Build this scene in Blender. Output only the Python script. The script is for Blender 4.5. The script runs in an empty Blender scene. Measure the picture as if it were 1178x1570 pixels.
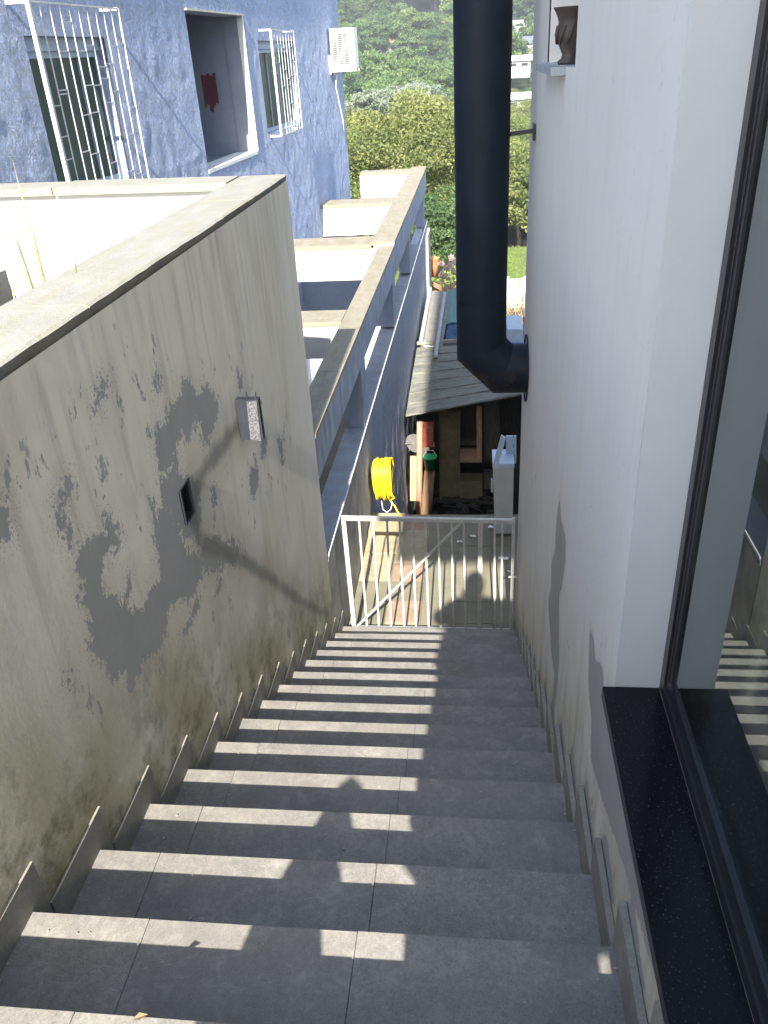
import bpy, bmesh, math, random
import numpy as np
from mathutils import Vector, Matrix
R = math.radians
random.seed(7); rng = np.random.default_rng(7)
scn = bpy.context.scene

# ------------------------------------------------------------------ camera
M = Matrix(((0.99359618, 0.0987961, -0.05482671), (0.00128881, -0.49511511, -0.86882643), (-0.1129822, 0.86319196, -0.49207181)))
FPX = 1241.66
cam = bpy.data.cameras.new('camera'); camo = bpy.data.objects.new('camera', cam); scn.collection.objects.link(camo)
cam.sensor_fit = 'VERTICAL'; cam.sensor_height = 24.0; cam.lens = FPX / 1570 * 24.0
cam.clip_start = 0.01; cam.clip_end = 4000
Rt = M.transposed()
camo.matrix_world = Matrix(((Rt[0][0], -Rt[0][1], -Rt[0][2]), (Rt[1][0], -Rt[1][1], -Rt[1][2]), (Rt[2][0], -Rt[2][1], -Rt[2][2]))).to_4x4()
scn.camera = camo

# ------------------------------------------------------------------ light
EL, AZ = 34.6, -0.45
w = bpy.data.worlds.new('World'); scn.world = w; w.use_nodes = True
nt = w.node_tree; nt.nodes.clear()
sky = nt.nodes.new('ShaderNodeTexSky'); sky.sky_type = 'NISHITA'; sky.sun_disc = False
sky.sun_elevation = R(EL); sky.sun_rotation = R(180 + AZ); sky.air_density = 1.0; sky.dust_density = 1.2; sky.ozone_density = 1.0
bg = nt.nodes.new('ShaderNodeBackground'); bg.inputs[1].default_value = 0.14
out = nt.nodes.new('ShaderNodeOutputWorld'); nt.links.new(sky.outputs[0], bg.inputs[0]); nt.links.new(bg.outputs[0], out.inputs[0])
sl = bpy.data.lights.new('sun', 'SUN'); sl.energy = 4.5; sl.angle = R(0.5); sl.color = (1.0, 0.935, 0.82)
so = bpy.data.objects.new('sun', sl); scn.collection.objects.link(so)
trav = Vector((math.sin(R(AZ)) * math.cos(R(EL)), math.cos(R(AZ)) * math.cos(R(EL)), -math.sin(R(EL))))
so.rotation_euler = trav.to_track_quat('-Z', 'Y').to_euler(); so.location = (0, -8, 9)
scn.view_settings.view_transform = 'Standard'; scn.view_settings.look = 'None'
scn.view_settings.exposure = 1.92; scn.view_settings.gamma = 1; scn.view_settings.use_curve_mapping = False

# ------------------------------------------------------------------ helpers
C = scn.collection
def pray(u, v):
    d = Rt @ Vector(((u - 589) / FPX, (v - 785) / FPX, 1.0)); return d
def at(u, v, Y):                      # the point of a sight line at depth Y along the alley
    d = pray(u, v); return d * (Y / d.y)
def tag(o, label=None, cat=None, group=None, kind=None):
    if label: o['label'] = label
    if cat: o['category'] = cat
    if group: o['group'] = group
    if kind: o['kind'] = kind
    return o
def empty(name, loc, label, cat, group=None, kind=None):
    o = bpy.data.objects.new(name, None); C.objects.link(o); o.location = loc; o.empty_display_size = .1
    return tag(o, label, cat, group, kind)
def worldloc(o):
    p = Vector((0, 0, 0))
    while o: p += o.location; o = o.parent
    return p
def link(name, me, mat, parent=None, smooth=False):
    o = bpy.data.objects.new(name, me); C.objects.link(o)
    for m in (mat if isinstance(mat, (list, tuple)) else [mat]):
        if m: me.materials.append(m)
    if smooth:
        me.polygons.foreach_set('use_smooth', [True] * len(me.polygons))
    if parent: o.parent = parent
    return o
def obj(name, bm, mat, parent=None, smooth=False, origin=None, bevel=0):
    """a bmesh in world coordinates becomes one mesh object; its origin is put at the parent's"""
    if bevel:
        bmesh.ops.bevel(bm, geom=[e for e in bm.edges if e.is_manifold and e.calc_face_angle(0) > .5], offset=bevel, segments=1, affect='EDGES', clamp_overlap=True)
    bmesh.ops.recalc_face_normals(bm, faces=bm.faces)
    base = worldloc(parent) if parent else Vector((0, 0, 0))
    if origin is None:
        cs = [v.co for v in bm.verts]
        origin = Vector((sum(c.x for c in cs) / len(cs), sum(c.y for c in cs) / len(cs), min(c.z for c in cs)))
    else: origin = Vector(origin)
    for v in bm.verts: v.co -= origin
    me = bpy.data.meshes.new(name); bm.to_mesh(me); bm.free()
    o = link(name, me, mat, parent, smooth); o.location = origin - base
    return o
def B(): return bmesh.new()
def box(bm, x0, x1, y0, y1, z0, z1):
    vs = [bm.verts.new(p) for p in ((x0,y0,z0),(x1,y0,z0),(x1,y1,z0),(x0,y1,z0),(x0,y0,z1),(x1,y0,z1),(x1,y1,z1),(x0,y1,z1))]
    for f in ((0,3,2,1),(4,5,6,7),(0,1,5,4),(1,2,6,5),(2,3,7,6),(3,0,4,7)): bm.faces.new([vs[i] for i in f])
    return vs
def hexa(bm, ps):
    vs = [bm.verts.new(p) for p in ps]
    for f in ((0,3,2,1),(4,5,6,7),(0,1,5,4),(1,2,6,5),(2,3,7,6),(3,0,4,7)): bm.faces.new([vs[i] for i in f])
    return vs
def bar(bm, a, b, wx, wy=None, roll=0):
    """rectangular bar between two points"""
    a, b = Vector(a), Vector(b); d = (b - a).normalized(); wy = wy or wx
    up = Vector((0, 0, 1)) if abs(d.z) < .9 else Vector((0, 1, 0))
    s = d.cross(up).normalized(); t = s.cross(d).normalized()
    ps = []
    for p in (a, b):
        for i, j in ((-1,-1),(1,-1),(1,1),(-1,1)): ps.append(p + s * (i * wx / 2) + t * (j * wy / 2))
    hexa(bm, ps)
def tube(bm, pts, r, n=8, cap=True):
    pts = [Vector(p) for p in pts]; rs = r if isinstance(r, (list, tuple)) else [r] * len(pts)
    rings = []; s = None
    for i, p in enumerate(pts):
        d = ((pts[min(i+1, len(pts)-1)] - p).normalized() + (p - pts[max(i-1, 0)]).normalized())
        d = d.normalized() if d.length > 1e-6 else Vector((0, 0, 1))
        if s is None:
            s = d.cross(Vector((0, 0, 1)) if abs(d.z) < .9 else Vector((1, 0, 0))).normalized()
        else: s = (s - d * s.dot(d)).normalized()
        t = d.cross(s)
        rings.append([bm.verts.new(p + (s * math.cos(2*math.pi*k/n) + t * math.sin(2*math.pi*k/n)) * rs[i]) for k in range(n)])
    for a, b in zip(rings, rings[1:]):
        for k in range(n): bm.faces.new((a[k], a[(k+1) % n], b[(k+1) % n], b[k]))
    if cap: bm.faces.new(rings[0][::-1]); bm.faces.new(rings[-1])
def lathe(bm, c, prof, n=24, cap=True):
    c = Vector(c); rings = []
    for r, z in prof: rings.append([bm.verts.new(c + Vector((r*math.cos(2*math.pi*k/n), r*math.sin(2*math.pi*k/n), z))) for k in range(n)])
    for a, b in zip(rings, rings[1:]):
        for k in range(n): bm.faces.new((a[k], a[(k+1) % n], b[(k+1) % n], b[k]))
    if cap: bm.faces.new(rings[0][::-1]); bm.faces.new(rings[-1])

# ------------------------------------------------------------------ materials
class NT:
    def __init__(s, name):
        s.m = bpy.data.materials.new(name); s.m.use_nodes = True; s.t = s.m.node_tree; s.t.nodes.clear()
        s.o = s.n('ShaderNodeOutputMaterial'); s.p = s.n('ShaderNodeBsdfPrincipled'); s.l(s.p.outputs[0], s.o.inputs[0])
        s.tc = s.n('ShaderNodeTexCoord'); s.geo = s.n('ShaderNodeNewGeometry'); s.pos = s.geo.outputs['Position']
    def n(s, t, **k):
        x = s.t.nodes.new(t)
        for a, b in k.items(): setattr(x, a, b)
        return x
    def l(s, a, b): s.t.links.new(a, b)
    def set(s, inp, v):
        if hasattr(v, 'is_linked') or isinstance(v, bpy.types.NodeSocket): s.l(v, inp)
        else:
            if isinstance(v, (tuple, list)) and len(v) == 3 and inp.type == 'RGBA': v = (*v, 1)
            inp.default_value = v
    def noise(s, scale, detail=4, rough=.55, vec=None, stretch=None, dist=0):
        x = s.n('ShaderNodeTexNoise'); x.inputs['Scale'].default_value = scale; x.inputs['Detail'].default_value = detail
        x.inputs['Roughness'].default_value = rough; x.inputs['Distortion'].default_value = dist
        v = vec or s.pos
        if stretch:
            m = s.n('ShaderNodeMapping'); m.inputs['Scale'].default_value = stretch; s.l(v, m.inputs[0]); v = m.outputs[0]
        s.l(v, x.inputs['Vector']); return x.outputs['Fac']
    def math(s, op, a, b=0.0, c=None, clamp=False):
        x = s.n('ShaderNodeMath', operation=op); x.use_clamp = clamp; s.set(x.inputs[0], a); s.set(x.inputs[1], b)
        if c is not None: s.set(x.inputs[2], c)
        return x.outputs[0]
    def mr(s, v, a, b, c=0.0, d=1.0):
        x = s.n('ShaderNodeMapRange'); s.set(x.inputs[0], v)
        for i, q in enumerate((a, b, c, d)): x.inputs[i+1].default_value = q
        return x.outputs[0]
    def mix(s, f, a, b, mode='MIX'):
        x = s.n('ShaderNodeMix', data_type='RGBA'); x.blend_type = mode; s.set(x.inputs[0], f); s.set(x.inputs[6], a); s.set(x.inputs[7], b); return x.outputs[2]
    def ramp(s, v, stops):
        x = s.n('ShaderNodeValToRGB'); s.set(x.inputs[0], v); e = x.color_ramp.elements
        while len(e) < len(stops): e.new(.5)
        for i, (p, c) in enumerate(stops): e[i].position = p; e[i].color = (*c, 1)
        return x.outputs[0]
    def bump(s, h, strength=.5, dist=.01):
        x = s.n('ShaderNodeBump'); x.inputs['Strength'].default_value = strength; x.inputs['Distance'].default_value = dist; s.l(h, x.inputs['Height']); return x.outputs[0]
    def attr(s, name):
        x = s.n('ShaderNodeAttribute'); x.attribute_name = name; return x.outputs['Fac']
    def sep(s, v=None):
        x = s.n('ShaderNodeSeparateXYZ'); s.l(v or s.pos, x.inputs[0]); return x.outputs
    def fin(s, col, rough=.8, normal=None, metal=0, spec=None):
        s.set(s.p.inputs['Base Color'], col); s.set(s.p.inputs['Roughness'], rough); s.p.inputs['Metallic'].default_value = metal
        if normal: s.l(normal, s.p.inputs['Normal'])
        if spec is not None: s.p.inputs['Specular IOR Level'].default_value = spec
        return s.m

def simple(name, col, rough=.7, var=.25, scale=8, metal=0, bump=.2, bdist=.003, bscale=60, stretch=None, spec=None):
    s = NT(name); n = s.noise(scale, 5, .6, stretch=stretch)
    c = s.mix(s.mr(n, .3, .75), tuple(x * (1 - var) for x in col), tuple(min(1, x * (1 + var)) for x in col))
    return s.fin(c, rough, s.bump(s.noise(bscale, 3, .6), bump, bdist), metal, spec)

def mat_tile(name, base, lo):
    s = NT(name)
    n1 = s.noise(5, 6, .6); n2 = s.noise(60, 5, .7); n3 = s.noise(260, 2, .6)
    inf = s.n('ShaderNodeObjectInfo')
    c = s.mix(s.mr(n1, .3, .7), lo, base)
    c = s.mix(s.mr(n2, .35, .7), s.mix(.5, c, tuple(x*.6 for x in lo)), c)
    c = s.mix(s.math('MULTIPLY', s.mr(n3, .58, .72), .35), c, (.48, .46, .42))
    c = s.mix(s.math('MULTIPLY', s.mr(n3, .42, .30), .5), c, (.05, .05, .05))
    c = s.mix(s.math('MULTIPLY', inf.outputs['Random'], .38), c, tuple(x*.6 for x in base))
    dirt = s.mr(s.noise(2.2, 4, .7), .55, .75)
    c = s.mix(s.math('MULTIPLY', dirt, .4), c, (.13, .12, .09))
    cl = s.mr(s.noise(14, 5, .7, dist=.6), .52, .72); c = s.mix(s.math('MULTIPLY', cl, .35), c, (.40, .39, .36))
    sc = s.mr(s.noise(1, 4, .6, stretch=(22, 60, 8), dist=1.5), .68, .72); c = s.mix(s.math('MULTIPLY', sc, .35), c, (.42, .41, .38))
    return s.fin(c, s.mr(n2, .3, .7, .62, .85), s.bump(s.math('ADD', n2, s.math('MULTIPLY', n3, .6)), .35, .0015), spec=.3)
m_tile = mat_tile('stone_tile', (.315, .297, .268), (.185, .18, .174))
m_skirt = mat_tile('skirting_tile', (.34, .325, .285), (.25, .24, .21))
m_grout = simple('cement_bed', (.09, .085, .08), .9)

def mat_leftwall():
    s = NT('weathered_lime_plaster'); P = s.sep()
    big = s.noise(1.1, 5, .6); mid = s.noise(6, 6, .65); fine = s.noise(45, 5, .7); sp = s.noise(150, 3, .7)
    streak = s.noise(1.0, 6, .65, stretch=(1, 4, .8)); streak2 = s.noise(1.0, 5, .6, stretch=(1, 13, 1.3))
    c = s.mix(s.mr(big, .35, .68), (.84, .755, .60), (.91, .85, .72))
    c = s.mix(s.math('MULTIPLY', s.mr(streak, .52, .74), .42), c, (.47, .385, .28))
    c = s.mix(s.math('MULTIPLY', s.mr(streak2, .55, .78), .28), c, (.36, .31, .235))
    c = s.mix(s.math('MULTIPLY', s.mr(s.noise(2.3, 4, .6), .58, .75), .35), c, (.66, .50, .38))
    # height above the stair line
    h = s.math('ADD', P[2], s.math('MULTIPLY_ADD', P[1], .557, 1.10))
    hh = s.math('ADD', h, s.math('MULTIPLY', s.math('SUBTRACT', mid, .5), .9))
    moss = s.math('MULTIPLY', s.mr(hh, .95, .1), s.mr(s.noise(3.0, 5, .65), .3, .58))
    c = s.mix(s.math('MULTIPLY', moss, .8), c, (.30, .265, .12))
    moss2 = s.math('MULTIPLY', s.mr(hh, .62, .0), s.mr(s.noise(8, 6, .72), .47, .62))
    c = s.mix(s.math('MULTIPLY', moss2, .75), c, (.11, .10, .04))
    # bare cement where the paint has come off
    g = s.math('ADD', s.attr('bare'), s.math('ADD', s.math('MULTIPLY', s.math('SUBTRACT', mid, .5), .16), s.math('MULTIPLY', s.math('SUBTRACT', fine, .5), .17)))
    gm = s.mr(g, -.002, .004)
    speck = s.math('MULTIPLY', s.mr(g, -.075, -.01), s.mr(sp, .56, .60)); gm = s.math('MAXIMUM', gm, speck)
    loose = s.math('MULTIPLY', s.mr(s.noise(7, 6, .75, stretch=(1, 1.6, .8)), .60, .615), s.mr(s.attr('bare'), -.22, -.12)); gm = s.math('MAXIMUM', gm, loose)
    gc = s.mix(mid, (.34, .336, .315), (.47, .46, .43))
    c = s.mix(gm, c, gc)
    # damp grimy trail
    t = s.math('ADD', s.attr('damp'), s.math('MULTIPLY', s.math('SUBTRACT', mid, .5), .10))
    halo = s.mr(t, -.16, .0); c = s.mix(s.math('MULTIPLY', halo, .35), c, (.30, .28, .22))
    edge = s.mr(t, -.03, .012); c = s.mix(s.math('MULTIPLY', edge, .6), c, (.17, .165, .14))
    core = s.mr(t, .012, .03); c = s.mix(s.math('MULTIPLY', core, .5), c, (.27, .275, .26))
    top = s.math('MULTIPLY', s.mr(P[2], -1.5, -.6), s.mr(streak2, .45, .65)); c = s.mix(s.math('MULTIPLY', top, .3), c, (.36, .32, .26))
    hgt = s.math('SUBTRACT', s.math('ADD', s.math('MULTIPLY', mid, .4), s.math('MULTIPLY', fine, .25)), s.math('MULTIPLY', gm, .35))
    return s.fin(c, .88, s.bump(hgt, .6, .007), spec=.2)
m_lwall = mat_leftwall()

def mat_rightwall(name='white_painted_plaster', stains=True):
    s = NT(name); P = s.sep()
    mid = s.noise(5, 6, .6); fine = s.noise(50, 5, .7)
    c = s.mix(s.mr(s.noise(.9, 4, .6), .3, .7), (.60, .58, .545), (.67, .655, .62))
    streak = s.noise(1.0, 5, .6, stretch=(6, 9, .7)); c = s.mix(s.math('MULTIPLY', s.mr(streak, .5, .75), .25), c, (.50, .49, .45))
    if stains:
        h = s.math('ADD', P[2], s.math('MULTIPLY_ADD', P[1], .557, 1.10))
        hh = s.math('ADD', h, s.math('MULTIPLY', s.math('SUBTRACT', streak, .5), 1.4))
        y = s.math('MULTIPLY', s.mr(hh, .75, .0), s.mr(mid, .3, .65)); c = s.mix(s.math('MULTIPLY', y, .85), c, (.40, .34, .20))
        dr = s.noise(1.0, 5, .65, stretch=(1, 16, .6)); c = s.mix(s.math('MULTIPLY', s.math('MULTIPLY', s.mr(dr, .54, .72), s.mr(h, 1.6, .1)), .5), c, (.36, .33, .26))
        ck = s.math('ABSOLUTE', s.math('SUBTRACT', s.noise(1.6, 5, .6, dist=.8), .5)); c = s.mix(s.math('MULTIPLY', s.mr(ck, .0016, .0), .3), c, (.25, .24, .22))
        y2 = s.math('MULTIPLY', s.mr(hh, .22, -.05), s.mr(fine, .4, .65)); c = s.mix(s.math('MULTIPLY', y2, .6), c, (.17, .15, .10))
        g = s.math('ADD', s.attr('bare'), s.math('ADD', s.math('MULTIPLY', s.math('SUBTRACT', mid, .5), .05), s.math('MULTIPLY', s.math('SUBTRACT', fine, .5), .03)))
        gm = s.mr(g, -.001, .003)
        pits = s.math('MULTIPLY', s.mr(s.noise(11, 4, .7), .69, .70), s.mr(P[2], -.9, -1.6)); gm = s.math('MAXIMUM', gm, pits)
        c = s.mix(gm, c, s.mix(mid, (.25, .245, .235), (.36, .355, .335)))
        e = s.math('MULTIPLY', s.mr(g, -.03, -.001), s.math('SUBTRACT', 1.0, gm)); c = s.mix(s.math('MULTIPLY', e, .35), c, (.42, .38, .30))
        hgt = s.math('SUBTRACT', s.math('ADD', mid, s.math('MULTIPLY', fine, .3)), s.math('MULTIPLY', gm, .5))
    else: hgt = s.math('ADD', mid, s.math('MULTIPLY', fine, .3))
    return s.fin(c, .75, s.bump(hgt, .45, .006), spec=.25)
m_rwall = mat_rightwall(); m_white = mat_rightwall('white_plaster_plain', False)

def mat_coping(name, a, b, lichen=(.46, .44, .22), am=.5):
    s = NT(name); n = s.noise(7, 6, .65); f = s.noise(70, 4, .7)
    c = s.mix(s.mr(n, .3, .7), a, b)
    c = s.mix(s.math('MULTIPLY', s.mr(s.noise(3, 5, .7, stretch=(6, 1, 1)), .45, .7), am), c, lichen)
    c = s.mix(s.math('MULTIPLY', s.mr(f, .35, .2), .5), c, (.16, .15, .12))
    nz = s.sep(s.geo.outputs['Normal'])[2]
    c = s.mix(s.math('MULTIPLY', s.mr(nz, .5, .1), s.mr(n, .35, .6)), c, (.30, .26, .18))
    return s.fin(c, .85, s.bump(s.math('ADD', n, f), .6, .006), spec=.2)
m_rwall2 = simple('sky_block_grey', (.30, .29, .27), .9, .2, 3)
m_cop = mat_coping('coping_stone', (.225, .223, .206), (.275, .273, .257), (.225, .213, .115), am=.4)
m_beamtop = mat_coping('beam_coping_cement', (.21, .19, .145), (.29, .27, .225), (.20, .17, .11), .6)
m_beamside = simple('grey_blue_concrete', (.36, .39, .44), .85, .35, 3, bump=.6, bdist=.01, bscale=25, stretch=(1, 3, 1))
m_pil = simple('blue_grey_pillar_paint', (.33, .37, .44), .8, .15, 4)
m_beamwhite = simple('white_beam_paint', (.52, .52, .50), .8, .05, 4, bump=.2)

def mat_rough(name, lo, hi, light, sc=1.0, bs=1.0, bd=.03):
    s = NT(name); P = s.pos
    wv = s.noise(2.6*sc, 3, .6, dist=2.2); st = s.noise(9*sc, 5, .7, stretch=(1, 1, .55), dist=1.2); f = s.noise(40*sc, 4, .7)
    c = s.mix(s.mr(s.noise(1.2, 4, .6), .3, .7), lo, hi)
    rid = s.math('ABSOLUTE', s.math('SUBTRACT', st, .5)); ridge = s.mr(rid, .035, .0)
    c = s.mix(s.math('MULTIPLY', ridge, .7), c, light)  # sun catching the ridges, put into the colour as pale strokes
    c = s.mix(s.math('MULTIPLY', s.mr(f, .55, .75), .35), c, light)
    drip = s.noise(1, 4, .6, stretch=(3, 3, .5)); c = s.mix(s.math('MULTIPLY', s.mr(drip, .5, .75), .4), c, tuple(x*.8 for x in lo))
    h = s.math('ADD', s.math('ADD', s.math('MULTIPLY', wv, 1.0), s.math('MULTIPLY', ridge, .25)), s.math('ADD', s.math('MULTIPLY', st, .7), s.math('MULTIPLY', f, .15)))
    return s.fin(c, .8, s.bump(h, bs, bd), spec=.3)
m_blue = mat_rough('rough_blue_stucco', (.34, .41, .60), (.40, .475, .66), (.74, .78, .86), 2.2, .9, .03)
m_bluelow = mat_rough('blue_grey_rendered_wall', (.36, .40, .48), (.43, .46, .52), (.60, .63, .68), 1.3, .8, .02)
m_conc = simple('stained_concrete', (.38, .36, .32), .9, .35, 5, bump=.5, bdist=.006)
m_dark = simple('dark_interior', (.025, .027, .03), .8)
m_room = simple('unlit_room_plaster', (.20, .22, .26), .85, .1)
m_pipe = simple('black_flue_paint', (.006, .012, .022), .62, .35, 6, bump=.1, bdist=.001, spec=.25)
def mat_rust():
    s = NT('black_flue_elbow_with_rust'); n = s.noise(14, 6, .7)
    P = s.sep(); lowr = s.mr(P[2], -1.55, -1.9)
    c = s.mix(s.math('MULTIPLY', s.mr(n, .52, .62), s.math('MULTIPLY', lowr, .7)), (.006, .011, .020), (.07, .035, .018))
    return s.fin(c, .65, s.bump(n, .2, .002), spec=.25)
m_rust = mat_rust()
m_alu = simple('black_anodised_aluminium', (.018, .02, .023), .35, .2, metal=.0, spec=.5)
def mat_granite():
    s = NT('black_granite'); v = s.n('ShaderNodeTexVoronoi'); v.inputs['Scale'].default_value = 260; s.l(s.pos, v.inputs['Vector'])
    n = s.noise(180, 3, .7)
    c = s.mix(s.mr(n, .62, .7), (.005, .006, .008), (.05, .054, .062)); return s.fin(c, s.mr(s.noise(9, 4, .6), .3, .7, .12, .28), None, spec=.22)
m_gran = mat_granite()
def mat_glass():
    s = NT('tinted_reflective_glass'); s.t.nodes.remove(s.p)
    g = s.n('ShaderNodeBsdfGlossy'); g.inputs['Roughness'].default_value = 0.004; g.inputs['Color'].default_value = (.80, .86, .87, 1)
    t = s.n('ShaderNodeBsdfTransparent'); t.inputs[0].default_value = (.42, .45, .46, 1)
    f = s.n('ShaderNodeFresnel'); f.inputs[0].default_value = 1.75
    fac = s.mr(f.outputs[0], 0, 1, .03, 1.35); mx = s.n('ShaderNodeMixShader'); s.l(s.math('MINIMUM', fac, .92), mx.inputs[0])
    s.l(t.outputs[0], mx.inputs[1]); s.l(g.outputs[0], mx.inputs[2]); s.l(mx.outputs[0], s.o.inputs[0]); return s.m
m_glass = mat_glass()
m_winglass = simple('green_window_glass', (.018, .05, .042), .2, .3, 2, bump=0, spec=.35)
m_wpaint = simple('white_metal_paint', (.74, .74, .72), .45, .08, 20)
m_gate = simple('worn_white_gate_paint', (.47, .47, .44), .5, .18, 30, bump=.3)
m_yel = simple('yellow_hose_plastic', (.80, .55, .015), .4, .12, 20, bump=0)
m_terra = simple('brown_vase_ceramic', (.065, .045, .038), .6, .4, 25, bump=.5, bdist=.003)
m_wood = simple('weathered_wood', (.36, .22, .13), .85, .3, 6, stretch=(6, 6, 1), bump=.5)
m_pinkwood = simple('reddish_wood', (.50, .25, .17), .85, .25, 6, stretch=(6, 6, 1), bump=.5)
m_greywood = simple('grey_old_wood', (.10, .095, .08), .9, .3, 6, stretch=(6, 6, 1))
def mat_shedroof():
    s = NT('mossy_fibre_cement_sheet'); n = s.noise(4, 6, .7); st = s.noise(1, 6, .75, stretch=(3, 14, 8)); f = s.noise(45, 4, .7)
    c = s.mix(s.mr(n, .3, .7), (.20, .20, .17), (.30, .29, .25)); c = s.mix(s.math('MULTIPLY', s.mr(st, .45, .65), .7), c, (.06, .065, .06))
    c = s.mix(s.math('MULTIPLY', s.mr(f, .5, .7), .4), c, (.33, .33, .30)); return s.fin(c, .9, s.bump(s.math('ADD', st, f), .9, .03))
m_shed = mat_shedroof()
m_greysheet = simple('grey_roof_sheet', (.25, .24, .21), .8, .2, 8, bump=.4)
m_green = simple('green_pail_plastic', (.01, .30, .10), .4, .1)
m_red = simple('red_box_paint', (.38, .09, .07), .6, .3)
m_pail = simple('pale_blue_plastic', (.40, .50, .62), .5, .12, 6)
m_pale = simple('pale_grey_plastic', (.40, .43, .45), .55, .12, 6)
m_teal = simple('teal_corrugated_sheet', (.25, .40, .40), .6, .15)
m_tarp = simple('blue_tarpaulin', (.05, .14, .30), .5, .3, 12)
m_orange = simple('orange_terracotta', (.62, .20, .08), .8, .15)
m_earth = simple('dark_earth', (.05, .045, .035), .95, .5, 5, bump=.8, bdist=.03, bscale=12)
def mat_patio():
    s = NT('mossy_paving'); n = s.noise(3, 6, .7); f = s.noise(40, 5, .7)
    inf = s.n('ShaderNodeObjectInfo')
    c = s.mix(s.mr(n, .3, .7), (.15, .145, .10), (.23, .215, .16)); c = s.mix(s.math('MULTIPLY', s.mr(s.noise(6, 5, .7), .45, .65), .55), c, (.085, .095, .045))
    c = s.mix(s.math('MULTIPLY', s.mr(f, .55, .75), .4), c, (.10, .10, .08)); c = s.mix(s.math('MULTIPLY', inf.outputs['Random'], .25), c, (.28, .20, .14))
    return s.fin(c, .9, s.bump(s.math('ADD', n, f), .6, .006))
m_patio = mat_patio()
m_lighttile = simple('pale_yellow_paver', (.34, .29, .19), .85, .2, 9)
m_pinktile = simple('reddish_paver', (.30, .21, .145), .85, .2, 9)

# ------------------------------------------------------------------ stairs
SY0, SZ0, T_, RI = .793, -1.536, .30, .16713          # first nosing, tread depth, riser height
XL, XR = -1.031, .297                                 # faces of the two skirtings
def nos(k): return SY0 + k * T_, SZ0 - k * RI
stairs = empty('staircase', (-.35, .8, SZ0), 'long tiled staircase dropping between the stained wall and the white house', 'stairs', kind='structure')
bm = B()
for k in range(0, 15):                                # the cement body under the tiles
    y, z = nos(k); box(bm, -1.038, .312, (-2.6 if k == 0 else y - T_ + .013), y - .012, -4.9, z - .016)
obj('stair_body', bm, m_grout, stairs)
gro = B()
def jx(k): return -.75 + .004*k if k < 2 else -.858 + random.uniform(-.004, .004)
for k in range(0, 15):
    y, z = nos(k); y1 = y; y0 = y - T_ + .0035
    rows = [(y0, y1)] if k else [(y0 - .0, y1), (y0 - .604, y0 - .004), (y0 - 1.208, y0 - .608), (y0 - 1.812, y0 - 1.212), (y0 - 2.416, y0 - 1.816)]
    for (a, b) in rows:
        j1, j2 = jx(k), -.262 + random.uniform(-.002, .002)
        for (xa, xb) in ((XL, j1 - .0012), (j1 + .0012, j2 - .0012), (j2 + .0012, XR)):
            t = B(); dz = random.uniform(-.0012, .0012); dt = random.uniform(-.001, .001)
            hexa(t, [(xa, a, z-.014), (xb, a, z-.014), (xb, b, z-.014), (xa, b, z-.014), (xa, a, z+dz), (xb, a, z+dz), (xb, b+dt, z+dz), (xa, b+dt, z+dz)])
            obj('tread_tile', t, m_tile, stairs, bevel=.0028)
        for jj in (j1, j2): box(gro, jj - .004, jj + .004, a, b - .003, z - .0139, z - .0022)
    j1 = jx(k)
    for (xa, xb) in ((XL, j1 - .0016), (j1 + .0016, -.2636), (-.2604, XR)):
        t = B(); box(t, xa, xb, y - .011, y - .003, z - RI + .0015, z - .0155); obj('riser_tile', t, m_tile, stairs)
    # skirting: a rectangular tile per step on each wall
    y, z = nos(k); t = B(); ya, yb = (y - T_ + .065, y + .058) if k else (-2.5, y + .058)
    box(t, -1.0395 + .002, XL, ya, yb, z - .15, z + .107 + random.uniform(-.006, .006)); obj('skirting_tile', t, m_skirt, stairs, bevel=.0015)
    t = B(); ya, yb = (y - T_ + .022, y + .015) if k else (-2.5, y + .015)
    box(t, XR, .3125, ya, yb, z - .15, z + .135 + random.uniform(-.012, .012)); obj('skirting_tile', t, m_skirt, stairs, bevel=.0015)

obj('grout_lines', gro, m_grout, stairs)
# ------------------------------------------------------------------ stained walls: a fine grid carrying where the paint has gone
def sd_poly(P, poly):
    poly = np.array(poly, float); q = np.roll(poly, -1, 0); d = np.full(len(P), 1e9); ins = np.zeros(len(P), bool)
    for a, b in zip(poly, q):
        e = b - a; w_ = P - a; t = np.clip((w_ @ e) / (e @ e + 1e-12), 0, 1); d = np.minimum(d, np.hypot(*(w_ - t[:, None]*e).T))
        c = ((a[1] > P[:, 1]) != (b[1] > P[:, 1])) & (P[:, 0] < (b[0]-a[0]) * (P[:, 1]-a[1]) / (b[1]-a[1] + 1e-12) + a[0]); ins ^= c
    return np.where(ins, d, -d)
def sd_line(P, line, r0, r1):
    line = np.array(line, float); best = np.full(len(P), -1e9); n = len(line) - 1
    for i in range(n):
        a, b = line[i], line[i+1]; e = b - a; w_ = P - a; t = np.clip((w_ @ e) / (e @ e + 1e-12), 0, 1)
        best = np.maximum(best, r0 + (r1-r0) * (i + t) / n - np.hypot(*(w_ - t[:, None]*e).T))
    return best
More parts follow.
